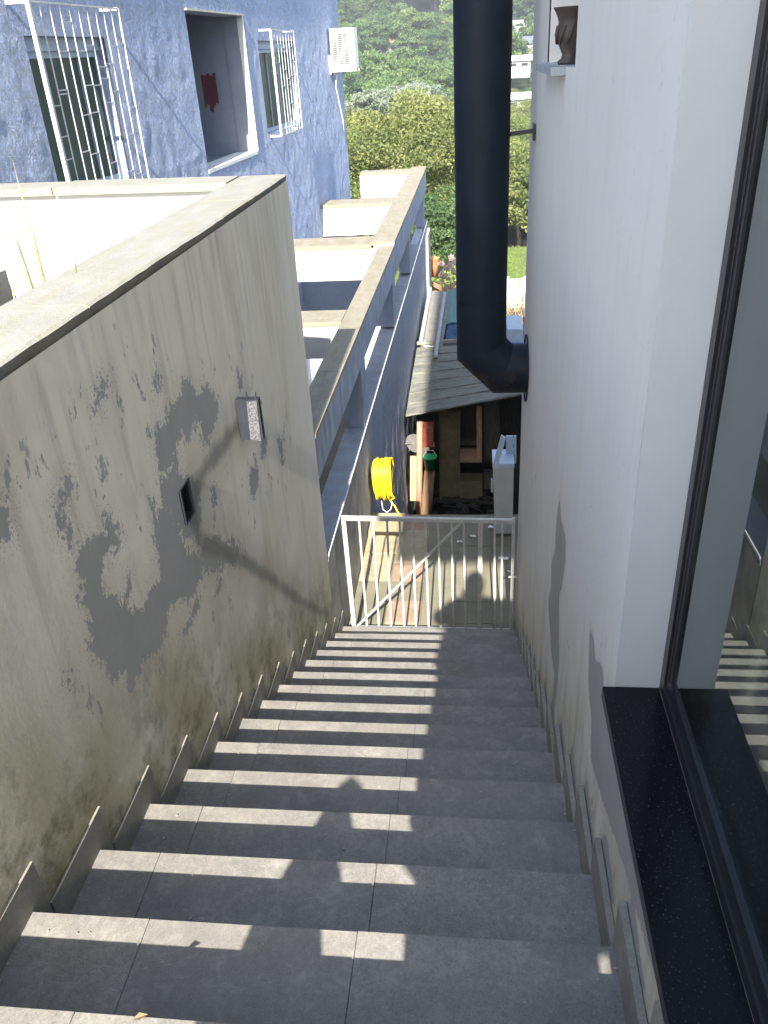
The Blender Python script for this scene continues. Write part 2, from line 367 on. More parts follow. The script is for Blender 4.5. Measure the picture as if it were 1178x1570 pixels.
BARE_L = [[(1.7, -1.09), (1.8, -1.11), (1.87, -1.13), (1.87, -1.08), (1.91, -1.09), (1.94, -1.17), (1.93, -1.21), (1.85, -1.2), (1.81, -1.2), (1.79, -1.24), (1.8, -1.29), (1.87, -1.37), (1.92, -1.33), (1.95, -1.32), (1.95, -1.36), (1.92, -1.4), (1.97, -1.47), (2.04, -1.45), (2.12, -1.46), (2.15, -1.38), (2.18, -1.3), (2.23, -1.24), (2.31, -1.28), (2.34, -1.34), (2.38, -1.47), (2.44, -1.55), (2.52, -1.61), (2.48, -1.69), (2.36, -1.7), (2.24, -1.64), (2.13, -1.61), (2.09, -1.66), (1.98, -1.65), (1.9, -1.64), (1.83, -1.62), (1.79, -1.65), (1.78, -1.59), (1.77, -1.55), (1.7, -1.55), (1.68, -1.5), (1.68, -1.45), (1.65, -1.41), (1.64, -1.35), (1.66, -1.28), (1.66, -1.22), (1.69, -1.18), (1.68, -1.13)],
 [(2.33, -1.03), (2.41, -1.05), (2.46, -1.01), (2.56, -1.01), (2.66, -1.02), (2.65, -0.98), (2.71, -1.01), (2.78, -1.07), (2.88, -1.08), (2.98, -1.18), (2.94, -1.24), (2.84, -1.26), (2.76, -1.3), (2.75, -1.21), (2.69, -1.14), (2.57, -1.19), (2.57, -1.13), (2.45, -1.16), (2.37, -1.18), (2.3, -1.19), (2.28, -1.11)],
 [(2.28, -1.18), (2.41, -1.23), (2.52, -1.28), (2.62, -1.37), (2.58, -1.48), (2.51, -1.56), (2.4, -1.49), (2.33, -1.36), (2.26, -1.26)],
 [(1.74, -0.91), (1.76, -0.91), (1.74, -0.93), (1.71, -0.94), (1.68, -0.97), (1.7, -1.01), (1.7, -1.06), (1.67, -1.06), (1.67, -1.02), (1.64, -0.99), (1.65, -0.96), (1.69, -0.94)],
 [(1.40, -0.79), (1.48, -0.81), (1.49, -0.83), (1.49, -0.86), (1.48, -0.89), (1.44, -0.90), (1.40, -0.89)],
 [(2.4, -0.87), (2.44, -0.87), (2.46, -0.92), (2.4, -0.91)],
 [(2.06, -0.75), (2.12, -0.77), (2.1, -0.78), (2.02, -0.79), (1.98, -0.81), (1.97, -0.8), (1.99, -0.78), (2.03, -0.76)],
 [(3.3, -1.19), (3.37, -1.21), (3.34, -1.27), (3.28, -1.25)], [(3.29, -1.64), (3.4, -1.69), (3.4, -1.75), (3.28, -1.8), (3.2, -1.74)],
 [(2.58, -1.81), (2.67, -1.85), (2.62, -1.89), (2.57, -1.86)], [(2.17, -1.76), (2.25, -1.76), (2.33, -1.74), (2.41, -1.73), (2.43, -1.78), (2.31, -1.78), (2.2, -1.78)],
 [(2.75, -1.42), (2.82, -1.49), (2.75, -1.54), (2.71, -1.5)], [(3.53, -1.54), (3.63, -1.64), (3.55, -1.73), (3.47, -1.68)],
 [(3.8, -1.73), (3.92, -1.78), (3.91, -1.95), (3.82, -1.87)], [(2.44, -1.17), (2.5, -1.19), (2.46, -1.23), (2.41, -1.22)],
 [(2.58, -1.59), (2.84, -1.75), (2.98, -1.88), (2.87, -1.89), (2.6, -1.78), (2.51, -1.66)], [(1.51, -1.35), (1.53, -1.37), (1.52, -1.4), (1.5, -1.38)]]
DAMP_L = [(3.31, -1.4), (2.96, -1.37), (2.7, -1.36), (2.58, -1.37), (2.51, -1.43), (2.52, -1.55), (2.68, -1.7), (2.92, -1.9), (3.15, -2.11), (3.46, -2.42), (3.86, -2.81), (4.34, -3.25), (4.55, -3.42)]
BARE_R = [[(2.76, -1.50), (2.66, -1.55), (2.48, -1.53), (2.46, -1.62), (2.51, -1.76), (2.56, -1.82), (2.5, -1.96), (2.45, -2.02), (2.45, -2.1), (2.58, -2.22), (2.69, -2.22), (2.91, -2.16), (2.94, -2.11), (2.84, -1.98), (2.89, -1.89), (2.79, -1.78), (2.8, -1.66)],
 [(1.83, -1.41), (1.77, -1.4), (1.72, -1.43), (1.65, -1.37), (1.58, -1.37), (1.58, -1.41), (1.48, -1.42), (1.36, -1.42), (1.1, -1.35), (.8, -1.36), (.8, -1.42), (1.2, -1.55), (1.53, -1.69), (1.65, -1.73), (1.69, -1.62), (1.75, -1.6), (1.8, -1.56), (1.83, -1.46)],
 [(2.45, -2.1), (2.47, -2.24), (2.52, -2.42), (2.63, -2.53), (2.57, -2.33), (2.56, -2.19)]]
BARE_R += [[(nos(k)[0]-.2, nos(k)[1]+.16), (nos(k)[0]-.02, nos(k)[1]+.2), (nos(k)[0]+.06, nos(k)[1]+.05), (nos(k)[0]-.1, nos(k)[1]+.05)] for k in range(1, 12)]
def wallgrid(name, X, ys, zs, holes, mat, parent, bare, damp=None, thick=0, relief=0.0, sgn=1):
    ys, zs = np.array(ys), np.array(zs); Yg, Zg = np.meshgrid(ys, zs); P = np.stack([Yg.ravel(), Zg.ravel()], 1)
    ny = len(ys); fs = []
    for j in range(len(zs)-1):
        for i in range(ny-1):
            yc, zc = (ys[i]+ys[i+1])/2, (zs[j]+zs[j+1])/2
            if any(h[0] < yc < h[1] and h[2] < zc < h[3] for h in holes): continue
            a = j*ny+i; q = (a, a+1, a+1+ny, a+ny); fs.append(q if sgn > 0 else q[::-1])
    ph = rng.uniform(0, 6, 12); un = sum(np.sin(P[:, 0]*f1+ph[i])*np.sin(P[:, 1]*f2+ph[i+4]) for i, (f1, f2) in enumerate(((2.1, 1.7), (4.3, 5.1), (9, 7), (17, 15)))) * relief * .4
    co = np.stack([np.full(len(P), X) + un * sgn - relief*.8*sgn, P[:, 0], P[:, 1]], 1)
    base = np.array(worldloc(parent)); me = bpy.data.meshes.new(name); me.from_pydata((co-base).tolist(), [], fs); me.update()
    v = np.full(len(P), -1.)
    for p in bare: v = np.maximum(v, sd_poly(P, p))
    me.attributes.new('bare', 'FLOAT', 'POINT').data.foreach_set('value', v.astype(np.float32))
    d = sd_line(P, damp, .03, .018) if damp else np.full(len(P), -1.)
    me.attributes.new('damp', 'FLOAT', 'POINT').data.foreach_set('value', d.astype(np.float32))
    return link(name, me, mat, parent, True)

gw = empty('garden_wall', (-1.2, 2.0, -2.2), 'tall beige retaining wall left of the stairs, paint peeling in grey patches', 'wall')
ys = np.arange(-2.6, 4.721, .02); ys[-1] = 4.72
wallgrid('wall_face', -1.04, ys, np.arange(-4.4, -.579, .02), [(2.43, 2.53, -1.44, -1.30)], m_lwall, gw, BARE_L, DAMP_L, sgn=1)
bm = B()
box(bm, -1.30, -1.052, -2.6, 2.40, -4.6, -.592); box(bm, -1.30, -1.052, 2.56, 4.712, -4.6, -.592)
box(bm, -1.30, -1.10, 2.40, 2.56, -4.6, -.592); box(bm, -1.10, -1.052, 2.40, 2.56, -4.6, -1.45); box(bm, -1.10, -1.052, 2.40, 2.56, -1.29, -.592)
obj('wall_core', bm, m_white, gw)
cuts = [-2.6, -1.4, -.2, .95, 2.10, 2.97, 3.89, 4.76]
for a, b in zip(cuts, cuts[1:]):
    t = B(); dz = random.uniform(-.003, .003); n = 14
    L_ = [];
    for i in range(n+1):
        yy = a + .004 + (b-a-.008) * i / n; e1 = random.uniform(-.005, .004); e2 = random.uniform(-.004, .004); zt = -.55 + dz
        L_.append([t.verts.new(p) for p in ((-1.315, yy, -.588), (-1.052+e1, yy, -.586), (-1.047+e1*.6, yy, zt-.006), (-1.060, yy, zt), (-1.308, yy, zt+.001))])
    for p, q in zip(L_, L_[1:]):
        for i in range(5): t.faces.new((p[i], p[(i+1) % 5], q[(i+1) % 5], q[i]))
    t.faces.new(L_[0]); t.faces.new(L_[-1][::-1]); obj('coping_stone', t, m_cop, gw)

# cross wall closing the upper left terrace (lit white face, coping on top)
cw = empty('terrace_parapet', (-3.2, 4.7, -1.9), 'sunlit white parapet closing the upper terrace in front of the blue house', 'wall')
def skew(bm, x0, y0a, x1, y0b, th0, th1, z0, z1):
    hexa(bm, [(x1, y0b, z0), (x0, y0a, z0), (x0, y0a+th0, z0), (x1, y0b+th1, z0), (x1, y0b, z1), (x0, y0a, z1), (x0, y0a+th0, z1), (x1, y0b+th1, z1)])
t = B(); skew(t, -1.3175, 4.53, -5.6, 4.98, .18, .18, -3.2, -.593); obj('wall', t, m_beamwhite, cw)
xs = [-1.3185, -2.35, -3.4, -4.5, -5.6]
for a, b in zip(xs, xs[1:]):
    t = B(); f = lambda x: 4.49 + (-1.3185 - x) * .105
    skew(t, a - .003, f(a), b + .003, f(b), .27, .30, -.59, -.551 + random.uniform(-.002, .001)); obj('coping_stone', t, m_cop, cw, bevel=.004)
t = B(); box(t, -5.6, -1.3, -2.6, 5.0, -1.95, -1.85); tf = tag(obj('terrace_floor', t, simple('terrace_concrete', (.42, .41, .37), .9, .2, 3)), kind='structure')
# grey planter and dry grass behind the coping
pl = empty('planter', (-1.66, 2.05, -1.85), 'grey box planter at the left edge behind the coping', 'planter')
t = B(); box(t, -1.70, -1.40, 2.0, 2.34, -1.85, -.50); obj('planter_wall', t, m_conc, pl, bevel=.01)
t = B(); box(t, -1.67, -1.43, 2.03, 2.31, -.4995, -.485); obj('soil', t, m_earth, pl)
m_blade = simple('dry_grass_blade', (.22, .23, .12), .7, .35, 30)
gp = empty('spiky_plant', (-1.47, 2.66, -1.85), 'spiky dry grass plant standing behind the left coping against the white parapet', 'plant')
for i in range(22):
    a = random.uniform(0, 6.28); L = random.uniform(1.15, 1.62); lean = random.uniform(.04, .32); t = B(); n = 8; w0 = .0085; pr = []
    for k in range(n+1):
        s_ = k/n; h = L*s_; r = lean*s_*s_*L*1.0; p = Vector((-1.47 + r*math.cos(a), 2.66 + r*math.sin(a), -1.85 + h)); wd = w0*(1-s_)**.6 + .0004
        pr.append((t.verts.new(p + Vector((-wd*math.sin(a), wd*math.cos(a), 0))), t.verts.new(p - Vector((-wd*math.sin(a), wd*math.cos(a), 0))), t.verts.new(p + Vector((0, 0, -.003)))))
    for p, q in zip(pr, pr[1:]):
        for u, v_ in ((0, 1), (1, 2), (2, 0)): t.faces.new((p[u], p[v_], q[v_], q[u]))
    obj('leaf', t, m_blade, gp)
t = B(); tube(t, [(-1.47, 2.66, -1.85), (-1.47, 2.66, -1.55)], [.03, .015], 8); obj('stem', t, m_blade, gp)

# wall lamp and recessed junction box on the stained wall
wl = empty('wall_lamp', (-1.04, 3.27, -1.49), 'dark wall lamp with a speckled pale front plate on the stained wall', 'lamp')
t = B(); box(t, -1.038, -.936, 3.203, 3.238, -1.46, -1.268); obj('lamp_body', t, simple('lamp_black', (.02, .024, .035), .5), wl, bevel=.004)
def mat_speck():
    s = NT('speckled_plate'); n = s.noise(120, 3, .7); return s.fin(s.mix(s.mr(n, .4, .6), (.045, .045, .055), (.15, .15, .165)), .7, s.bump(n, .5, .002))
t = B(); hexa(t, [(-.992, 3.193, -1.452), (-.946, 3.193, -1.46), (-.946, 3.2025, -1.46), (-.992, 3.2025, -1.452), (-.985, 3.193, -1.276), (-.940, 3.193, -1.272), (-.940, 3.2025, -1.272), (-.985, 3.2025, -1.276)]); obj('front_plate', t, mat_speck(), wl)
for x_ in (-.985, -.945):
    t = B(); box(t, x_ - .003, x_ + .003, 3.206, 3.212, -1.267, -1.235); obj('lamp_spike', t, bpy.data.materials['lamp_black'], wl)
jb = empty('junction_box', (-1.07, 2.48, -1.44), 'small black recessed junction box below left of the wall lamp', 'electrical box')
t = B(); box(t, -1.098, -1.09, 2.435, 2.525, -1.435, -1.305); obj('box_back', t, m_dark, jb)
for (a, b, c, d) in ((2.428, 2.438, -1.442, -1.298), (2.522, 2.532, -1.442, -1.298), (2.438, 2.522, -1.442, -1.434), (2.438, 2.522, -1.306, -1.298)):
    t = B(); box(t, -1.09, -1.036, a, b, c, d); obj('box_rim', t, bpy.data.materials['lamp_black'], jb)

# ------------------------------------------------------------------ the white house on the right
hs = empty('white_house', (2.0, 2.0, -4.1), 'white plastered house wall with dark framed window right of the stairs', 'house')
def span(a, b, s, *extra):
    v = np.concatenate([np.arange(a, b, s), [b], extra]); v = np.unique(np.round(v, 4)); return v[np.concatenate([[True], np.diff(v) > 1e-3])]
WY0, WY1, WZ = -2.0, 1.45, -1.284
NY0, NY1, NZ0, NZ1 = 3.02, 4.20, -.075, .95
ys = span(-3.0, 5.33, .03, WY1, NY0, NY1, WY0); zs = span(-4.25, 3.0, .03, WZ-.03, 1.9, NZ0, NZ1)
wallgrid('wall', .314, ys, zs, [(WY0, WY1, WZ-.03, 1.9), (NY0, NY1, NZ0, NZ1)], m_rwall, hs, BARE_R, sgn=-1, relief=.0012)
bm = B()
box(bm, .322, .62, WY1 + .002, NY0, -4.3, 3.0)
box(bm, .322, .62, NY0 + .001, NY1 - .001, -4.3, NZ0 - .002); box(bm, .322, .62, NY0 + .001, NY1 - .001, NZ1 + .002, 3.0)
box(bm, .322, .62, NY1, 5.328, -4.3, 3.0)
box(bm, .322, .62, -3.0, WY1, -4.3, WZ - .033); box(bm, .3143, .62, -3.0, WY0, WZ, 3.0); box(bm, .322, .62, WY0, WY1, 1.905, 3.0)
obj('wall_core', bm, m_white, hs)
bm = B(); box(bm, .3145, .60, WY1 + .0, WY1 + .0018, WZ, 1.9); obj('reveal', bm, simple('reveal_plaster', (.53, .53, .53), .75, .05, 3, bump=.3, bdist=.004, bscale=30), hs)
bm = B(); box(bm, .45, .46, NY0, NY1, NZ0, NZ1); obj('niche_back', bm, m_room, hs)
bm = B(); box(bm, .262, .45, NY0 + .30, NY1 - .03, NZ0 - .028, NZ0 - .001); obj('niche_sill', bm, simple('grey_sill_stone', (.30, .33, .36), .6), hs, bevel=.003)
bm = B(); box(bm, .62, 4.0, -3.0, 5.328, 2.9, 3.0); box(bm, 3.9, 4.0, -3.0, 5.328, -4.3, 2.9); obj('roof_slab', bm, m_white, hs)
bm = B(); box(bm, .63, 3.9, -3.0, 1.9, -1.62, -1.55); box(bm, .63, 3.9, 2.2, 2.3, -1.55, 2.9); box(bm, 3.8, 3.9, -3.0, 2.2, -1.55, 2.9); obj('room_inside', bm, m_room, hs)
# granite sill
bm = B(); box(bm, .287, .412, WY0, WY1 - .001, WZ - .03, WZ); obj('window_sill', bm, m_gran, hs, bevel=.002)
win = bpy.data.objects.new('window', None); C.objects.link(win); win.parent = hs; win.location = Vector((.42, -.3, WZ)) - worldloc(hs)
GX = .424
def wbox(name, *b, mat=None, bev=.0015):
    t = B(); box(t, *b); return obj(name, t, mat or m_alu, win, bevel=bev)
wbox('frame', .4125, .448, 1.418, 1.4485, WZ + .001, 1.9)
wbox('frame', .4125, .448, WY0, 1.4175, WZ + .001, WZ + .030)
wbox('frame', .4125, .448, WY0, WY0 + .05, WZ + .031, 1.9)
wbox('sash', .418, .442, 1.384, 1.4165, WZ + .031, 1.88)
wbox('sash', .418, .442, WY0 + .06, 1.3835, WZ + .031, WZ + .07)
wbox('sash', .418, .442, -.55, -.48, WZ + .071, 1.88)
wbox('gasket', .4155, .4175, 1.397, 1.400, WZ + .06, 1.88, bev=0)
wbox('glass_pane', GX, GX + .004, -.479, 1.3835, WZ + .071, 1.88, mat=m_glass, bev=0)
wbox('glass_pane', GX, GX + .004, WY0 + .06, -.551, WZ + .071, 1.88, mat=m_glass, bev=0)
# unseen wall slab, shaped to shade the far patio, shed roof and flue
bm = B(); box(bm, -.66, 4.0, -3.25, -3.02, 2.44, 10.5); obj('unseen_shade_wall', bm, m_white, hs)

# vase in the niche
vc = at(861, 96, 3.62); vz = NZ0 - .001
vase = empty('stone_vase', (.365, 3.62, vz), 'brown carved stone vase standing on the small sill of the white house', 'vase')
k_ = .185
bm = B(); lathe(bm, (.352, 3.62, vz), [(.040, 0), (.043, .012), (.030, .022), (.026, .034), (.036, .055), (.047, .08), (.051, .105), (.047, .13), (.044, .142), (.052, .165), (.064, .186), (.066, .190), (.058, .190), (.04, .15), (.02, .12)], 28)
obj('vase_body', bm, m_terra, vase, True)
for i in range(10):
    a = 2*math.pi*i/10; t = B(); tube(t, [(.352 + .049*math.cos(a), 3.62 + .049*math.sin(a), vz + .07), (.352 + .054*math.cos(a+.25), 3.62 + .054*math.sin(a+.25), vz + .1), (.352 + .05*math.cos(a+.5), 3.62 + .05*math.sin(a+.5), vz + .13)], [.004, .006, .003], 5); obj('relief_ornament', t, m_terra, vase, True)

# ------------------------------------------------------------------ black flue pipe
PX, PY, PR = .030, 4.85, .150
fl = empty('flue_pipe', (PX, PY, -1.9), 'large black metal flue pipe rising in front of the white house wall', 'pipe')
def cyl(bm, x, y, r, z0, z1, n=64): lathe(bm, (x, y, 0), [(r, z0), (r, z1)], n, False)
t = B(); cyl(t, PX, PY, PR, -.42, 5.0); obj('pipe_section', t, m_pipe, fl, True)
t = B(); cyl(t, PX, PY, PR - .0008, -1.30, -.4195); obj('pipe_section', t, m_pipe, fl, True)
def ringpt(c, axis, r, n=40):
    return c
def miter(bm, segs, r, n=64):
    rings = []
    for c, nrm, ax in segs:       # each ring is the cut of the cylinder (direction ax) with the plane (normal nrm) through c
        ring = []
        ax = Vector(ax).normalized(); nrm = Vector(nrm).normalized(); s = Vector((0, 1, 0)); t_ = ax.cross(s)
        for k in range(n):
            a = 2*math.pi*k/n; p = Vector(c) + (s*math.cos(a) + t_*math.sin(a)) * r
            p += ax * ((Vector(c) - p).dot(nrm) / ax.dot(nrm)); ring.append(bm.verts.new(p))
        rings.append(ring)
    for a, b in zip(rings, rings[1:]):
        for k in range(n): bm.faces.new((a[k], a[(k+1) % n], b[(k+1) % n], b[k]))
D1, D2, D3 = Vector((0, 0, -1)), Vector((1, 0, -1)).normalized(), Vector((1, 0, 0))
c1 = Vector((PX, PY, -1.608)); c2 = Vector((PX + .132, PY, -1.74))
t = B(); miter(t, [((PX, PY, -1.302), D1, D1), (c1, D1 + D2, D1)], PR - .001); obj('elbow_section', t, m_rust, fl, True)
t = B(); miter(t, [(c1, D1 + D2, D2), (c2, D2 + D3, D2)], PR - .0012); obj('elbow_section', t, m_rust, fl, True)
t = B(); miter(t, [(c2, D2 + D3, D3), ((.308, PY, -1.74), D3, D3)], PR - .001); obj('elbow_section', t, m_rust, fl, True)
t = B(); miter(t, [((.298, PY, -1.74), D3, D3), ((.309, PY, -1.74), D3, D3)], .205); obj('wall_flange', t, m_pipe, fl, True)
for z in (-.16, -.42):
    t = B(); cyl(t, PX, PY, PR + .0007, z, z + .006); obj('seam_band', t, m_pipe, fl, True)
t = B(); bar(t, (PX + PR - .002, PY, -.415), (.300, PY, -.405), .03, .022); obj('bracket_arm', t, m_alu, fl)
t = B(); box(t, .299, .3095, PY - .05, PY + .05, -.45, -.37); obj('bracket_plate', t, m_alu, fl)

# ------------------------------------------------------------------ gate
GY = 5.06
gt = empty('iron_gate', (-.35, GY, -3.95), 'white iron bar gate with a diagonal brace at the foot of the stairs', 'gate')
def gb(name, *a): t = B(); bar(t, *a); return obj(name, t, m_gate, gt)
gb('top_rail', (-.962, GY, -2.935), (.278, GY, -2.958), .028, .028)
gb('bottom_rail', (-.955, GY, -3.935), (.275, GY, -3.940), .022, .022)
gb('stile', (-.955, GY, -3.955), (-.962, GY, -2.92), .032, .032); gb('stile', (.268, GY, -3.95), (.268, GY, -2.93), .022, .022)
for x0, x1 in ((-.849, -.854), (-.744, -.759), (-.644, -.663), (-.553, -.559), (-.458, -.466), (-.367, -.366), (-.274, -.270), (-.176, -.174), (-.089, -.080), (.132, .144), (.187, .194)):
    gb('bar', (x1, GY, -3.93), (x0, GY, -2.945), .0145, .0145)
gb('bar', (.025, GY, -3.93), (.032, GY, -2.945), .034, .012)
gb('brace', (-.940, GY - .014, -3.925), (-.096, GY - .014, -2.95), .02, .014)
t = B(); tube(t, [(.24, GY - .03, -3.42), (.30, GY - .03, -3.42)], .008, 8); obj('bolt', t, m_gate, gt)
# ------------------------------------------------------------------ patio beyond the gate
PZ = -4.045
patio = empty('patio', (0, 6, PZ), 'mossy paved patio behind the gate', 'patio', kind='structure')
t = B(); box(t, -1.04, 1.6, 4.982, 7.06, PZ - .9, PZ - .030); obj('patio_bed', t, m_conc, patio)
yy = 4.985
for j in range(7):
    y1 = yy + .295; x = -1.035 if j % 2 == 0 else -1.035
    for i in range(9):
        x1 = x + .292; t = B(); dz = random.uniform(-.003, .003)
        box(t, x, x1 - .003, yy, y1 - .003, PZ - .029, PZ + dz)
        mt = m_patio
        if i == 1: mt = random.choice([m_lighttile, m_patio, m_patio, m_pinktile])
        if i == 0 and j > 2: mt = m_lighttile
        obj('paving_slab', t, mt, patio, bevel=.002); x = x1
    yy = y1
for nm, (x0, x1, y0, y1, z1), ma, lb in (('concrete_block', (-1.03, -.70, 6.62, 6.98, PZ + .055), m_lighttile, 'sunlit yellowish concrete block against the left wall behind the gate, the farther one'),
                             ('concrete_block', (-1.00, -.72, 6.30, 6.58, PZ + .022), m_lighttile, 'low pale concrete block behind the gate, nearer of the two at the wall')):
    t = B(); box(t, x0, x1, y0, y1, PZ + .004, z1); o = tag(obj(nm, t, ma, bevel=.012), lb, 'block', 'pale blocks on the patio')
# little litter: bits of white rag and twigs near the right side
for i, (u, v, L) in enumerate(((772, 856, .09), (781, 876, .04), (757, 808, .10), (768, 811, .08), (725, 822, .06), (705, 830, .05))):
    d = pray(u, v); p = d * ((PZ + .01) / d.z); t = B(); a = random.uniform(-.6, .6)
    bmesh.ops.create_grid(t, x_segments=5, y_segments=3, size=.5)
    for vv in t.verts:
        x, y = vv.co.x*L, vv.co.y*L*.45; vv.co = Vector((p.x + x*math.cos(a) - y*math.sin(a), p.y + x*math.sin(a) + y*math.cos(a), PZ + .006 + random.uniform(0, .014)))
    bmesh.ops.solidify(t, geom=t.faces[:], thickness=.002)
    tag(obj('rag', t, m_wpaint), ['crumpled white scrap by the right wall behind the gate', 'tiny white scrap beside the right wall below the larger scrap', 'pale scrap in the shade left of the plastic cabinet foot', 'pale scrap touching the plastic cabinet foot', 'small pale scrap in the middle of the shaded patio', 'small pale scrap left of the middle on the shaded patio'][i], 'litter')

# ------------------------------------------------------------------ neighbour's lower wall, ledge and pergola of beams
nb = empty('neighbour_wall', (-1.2, 11, -6.4), 'rough blue grey boundary wall below the beams, running down past the gate', 'wall')
bm = B(); box(bm, -1.22, -1.043, 4.74, 6.45, -6.6, -3.10); obj('grey_wall_part', bm, m_conc, nb)
# rough render with real relief
ysn = np.arange(6.44, 18.1, .05); zsn = np.arange(-6.6, -3.10, .05); zsn[-1] = -3.115
Yg, Zg = np.meshgrid(ysn, zsn); co = []
rel = np.zeros(Yg.shape)
for i in range(26):
    a = rng.uniform(0, math.pi); f = rng.uniform(2, 13); rel += np.abs(np.sin((Yg*np.cos(a)+Zg*np.sin(a))*f + rng.uniform(0, 6) + 1.3*np.sin(Yg*rng.uniform(.5, 3)+Zg*1.7))) * (.02/ f**.5)
rel -= rel.mean()
wav = -1.045 + np.clip(rel*.2, -.012, .012)
base = np.array(worldloc(nb)); V = np.stack([wav.ravel(), Yg.ravel(), Zg.ravel()], 1) - base; ny = len(ysn)
F = [(j*ny+i, j*ny+i+1, (j+1)*ny+i+1, (j+1)*ny+i) for j in range(len(zsn)-1) for i in range(ny-1)]
me = bpy.data.meshes.new('render_face'); me.from_pydata(V.tolist(), [], F); me.update(); link('render_face', me, m_bluelow, nb, True)
bm = B(); box(bm, -1.22, -1.08, 6.45, 18.08, -6.6, -3.12); obj('wall_core', bm, m_bluelow, nb)
bm = B(); box(bm, -1.06, -.985, 17.2, 18.1, -6.5, -3.3); obj('corner_pier', bm, m_conc, nb)
y = 4.745
i = 0
while y < 18:
    y2 = min(y + 1.35, 18.08); t = B(); zt = -3.075 - (y-4.7)*.006
    hexa(t, [(-1.235, y+.003, -3.118-(y-4.7)*.006+.0), (-1.037, y+.003, -3.114-(y-4.7)*.006), (-1.037, y2, -3.114-(y2-4.7)*.006), (-1.235, y2, -3.118-(y2-4.7)*.006),
             (-1.235, y+.003, zt+.012), (-1.037, y+.003, zt+.012), (-1.037, y2, zt+.012), (-1.235, y2, zt+.012)])
    obj('ledge_stone', t, mat_cop2 if i else (mat_cop2 := simple('ledge_cement', (.25, .27, .30), .85, .2, 6)), nb, bevel=.004); y = y2; i += 1
t = B(); bar(t, (-1.036, 4.76, -3.066), (-1.036, 18.0, -3.15), .006, .02); obj('ledge_edge', t, m_wpaint, nb)

pg = empty('beam_frame', (-1.8, 11, -6.0), 'open frame of white concrete beams and pillars stepping down beside the blue house', 'pergola')
bm = B(); hexa(bm, [(-1.225, 4.74, -2.46), (-1.045, 4.74, -2.46), (-1.045, 10.55, -2.50), (-1.225, 10.55, -2.50), (-1.225, 4.74, -2.155), (-1.045, 4.74, -2.155), (-1.045, 10.55, -2.155), (-1.225, 10.55, -2.155)])
obj('outer_beam', bm, m_beamside, pg)
bm = B(); box(bm, -1.30, -1.045, 10.551, 18.1, -2.52, -2.115); obj('outer_beam', bm, m_beamside, pg)
y = 4.742
while y < 10.54:
    y2 = min(y + 1.18, 10.545); t = B(); box(t, -1.232, -1.036, y+.002, y2-.002, -2.154, -2.122 + random.uniform(-.003, .003)); obj('beam_coping', t, m_beamtop, pg, bevel=.004); y = y2
y = 10.55
while y < 18.1:
    y2 = min(y + 1.88, 18.14); t = B(); box(t, -1.335, -1.030, y+.002, y2-.002, -2.114, -2.078 + random.uniform(-.003, .003)); obj('beam_coping', t, m_beamtop, pg, bevel=.004); y = y2
def wallx(y): return -2.64 + math.tan(R(3)) * (y - 12)
for (y0, y1, xr_) in ((7.25, 7.62, -1.226), (10.60, 11.12, -1.302), (13.85, 14.35, -1.302), (17.75, 18.1, -1.302)):
    zb = -2.47 if y0 < 9 else (-2.555 if y0 < 12 else -2.60)
    t = B(); box(t, wallx(y0) - .05, xr_, y0, y1, zb, -2.158); obj('cross_beam', t, m_beamwhite, pg)
    t = B(); zt = -2.118 if y0 < 9 else -2.108
    box(t, wallx(y0) - .04, xr_ - (.008 if y0 < 9 else .035), y0 - .012, y1 + .012, -2.157, zt); obj('cross_coping', t, m_beamtop, pg, bevel=.004)
for y0 in (7.0, 10.2, 13.1, 17.0):
    t = B(); box(t, -1.222, -1.047, y0, y0 + .30, -3.07, -2.464 if y0 < 8 else -2.5); obj('pillar', t, m_pil, pg)
# space under the beams
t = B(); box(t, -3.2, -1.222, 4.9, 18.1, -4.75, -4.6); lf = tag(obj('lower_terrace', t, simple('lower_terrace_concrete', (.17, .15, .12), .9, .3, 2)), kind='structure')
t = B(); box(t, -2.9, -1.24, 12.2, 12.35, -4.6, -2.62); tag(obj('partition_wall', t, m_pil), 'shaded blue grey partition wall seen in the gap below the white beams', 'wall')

# ------------------------------------------------------------------ blue house
TH = R(3); UD = Vector((math.sin(TH), math.cos(TH), 0)); ND = Vector((math.cos(TH), -math.sin(TH), 0)); BP = Vector((-2.64, 12, 0))
def bp(s, z, off=0): return BP + UD*s + ND*off + Vector((0, 0, z))
def bbox(bm, s0, s1, z0, z1, o0, o1):
    hexa(bm, [bp(s0, z0, o0), bp(s1, z0, o0), bp(s1, z0, o1), bp(s0, z0, o1), bp(s0, z1, o0), bp(s1, z1, o0), bp(s1, z1, o1), bp(s0, z1, o1)])
bhz = empty('blue_house', (-5, 10, -6.0), 'blue house with thick brushed stucco, barred windows and an open doorway', 'house')
HO = [(-6.10, -4.92, -.80, .23), (-3.06, -1.27, -.97, .465), (-.70, 1.10, -.83, .22)]
ss = span(-10, 4.45, .06, *[h[0] for h in HO], *[h[1] for h in HO]); zz = span(-6.0, 3.2, .06, *[h[2] for h in HO], *[h[3] for h in HO])
SG, ZG = np.meshgrid(ss, zz); rel = np.zeros(SG.shape)
for i in range(40):
    a = rng.uniform(0, math.pi); f = rng.uniform(3, 22)
    rel += (1 - np.abs(np.sin((SG*np.cos(a)+ZG*np.sin(a))*f + rng.uniform(0, 6) + 1.6*np.sin(SG*rng.uniform(1, 5)+ZG*rng.uniform(1, 5)))))**2 * (.03/f**.5)
rel = (rel - rel.mean()); rel = np.clip(rel*.15, -.005, .009)
for h in HO:
    dd = np.maximum(np.maximum(h[0]-SG, SG-h[1]), np.maximum(h[2]-ZG, ZG-h[3])); rel *= np.clip(dd/.12, 0, 1)
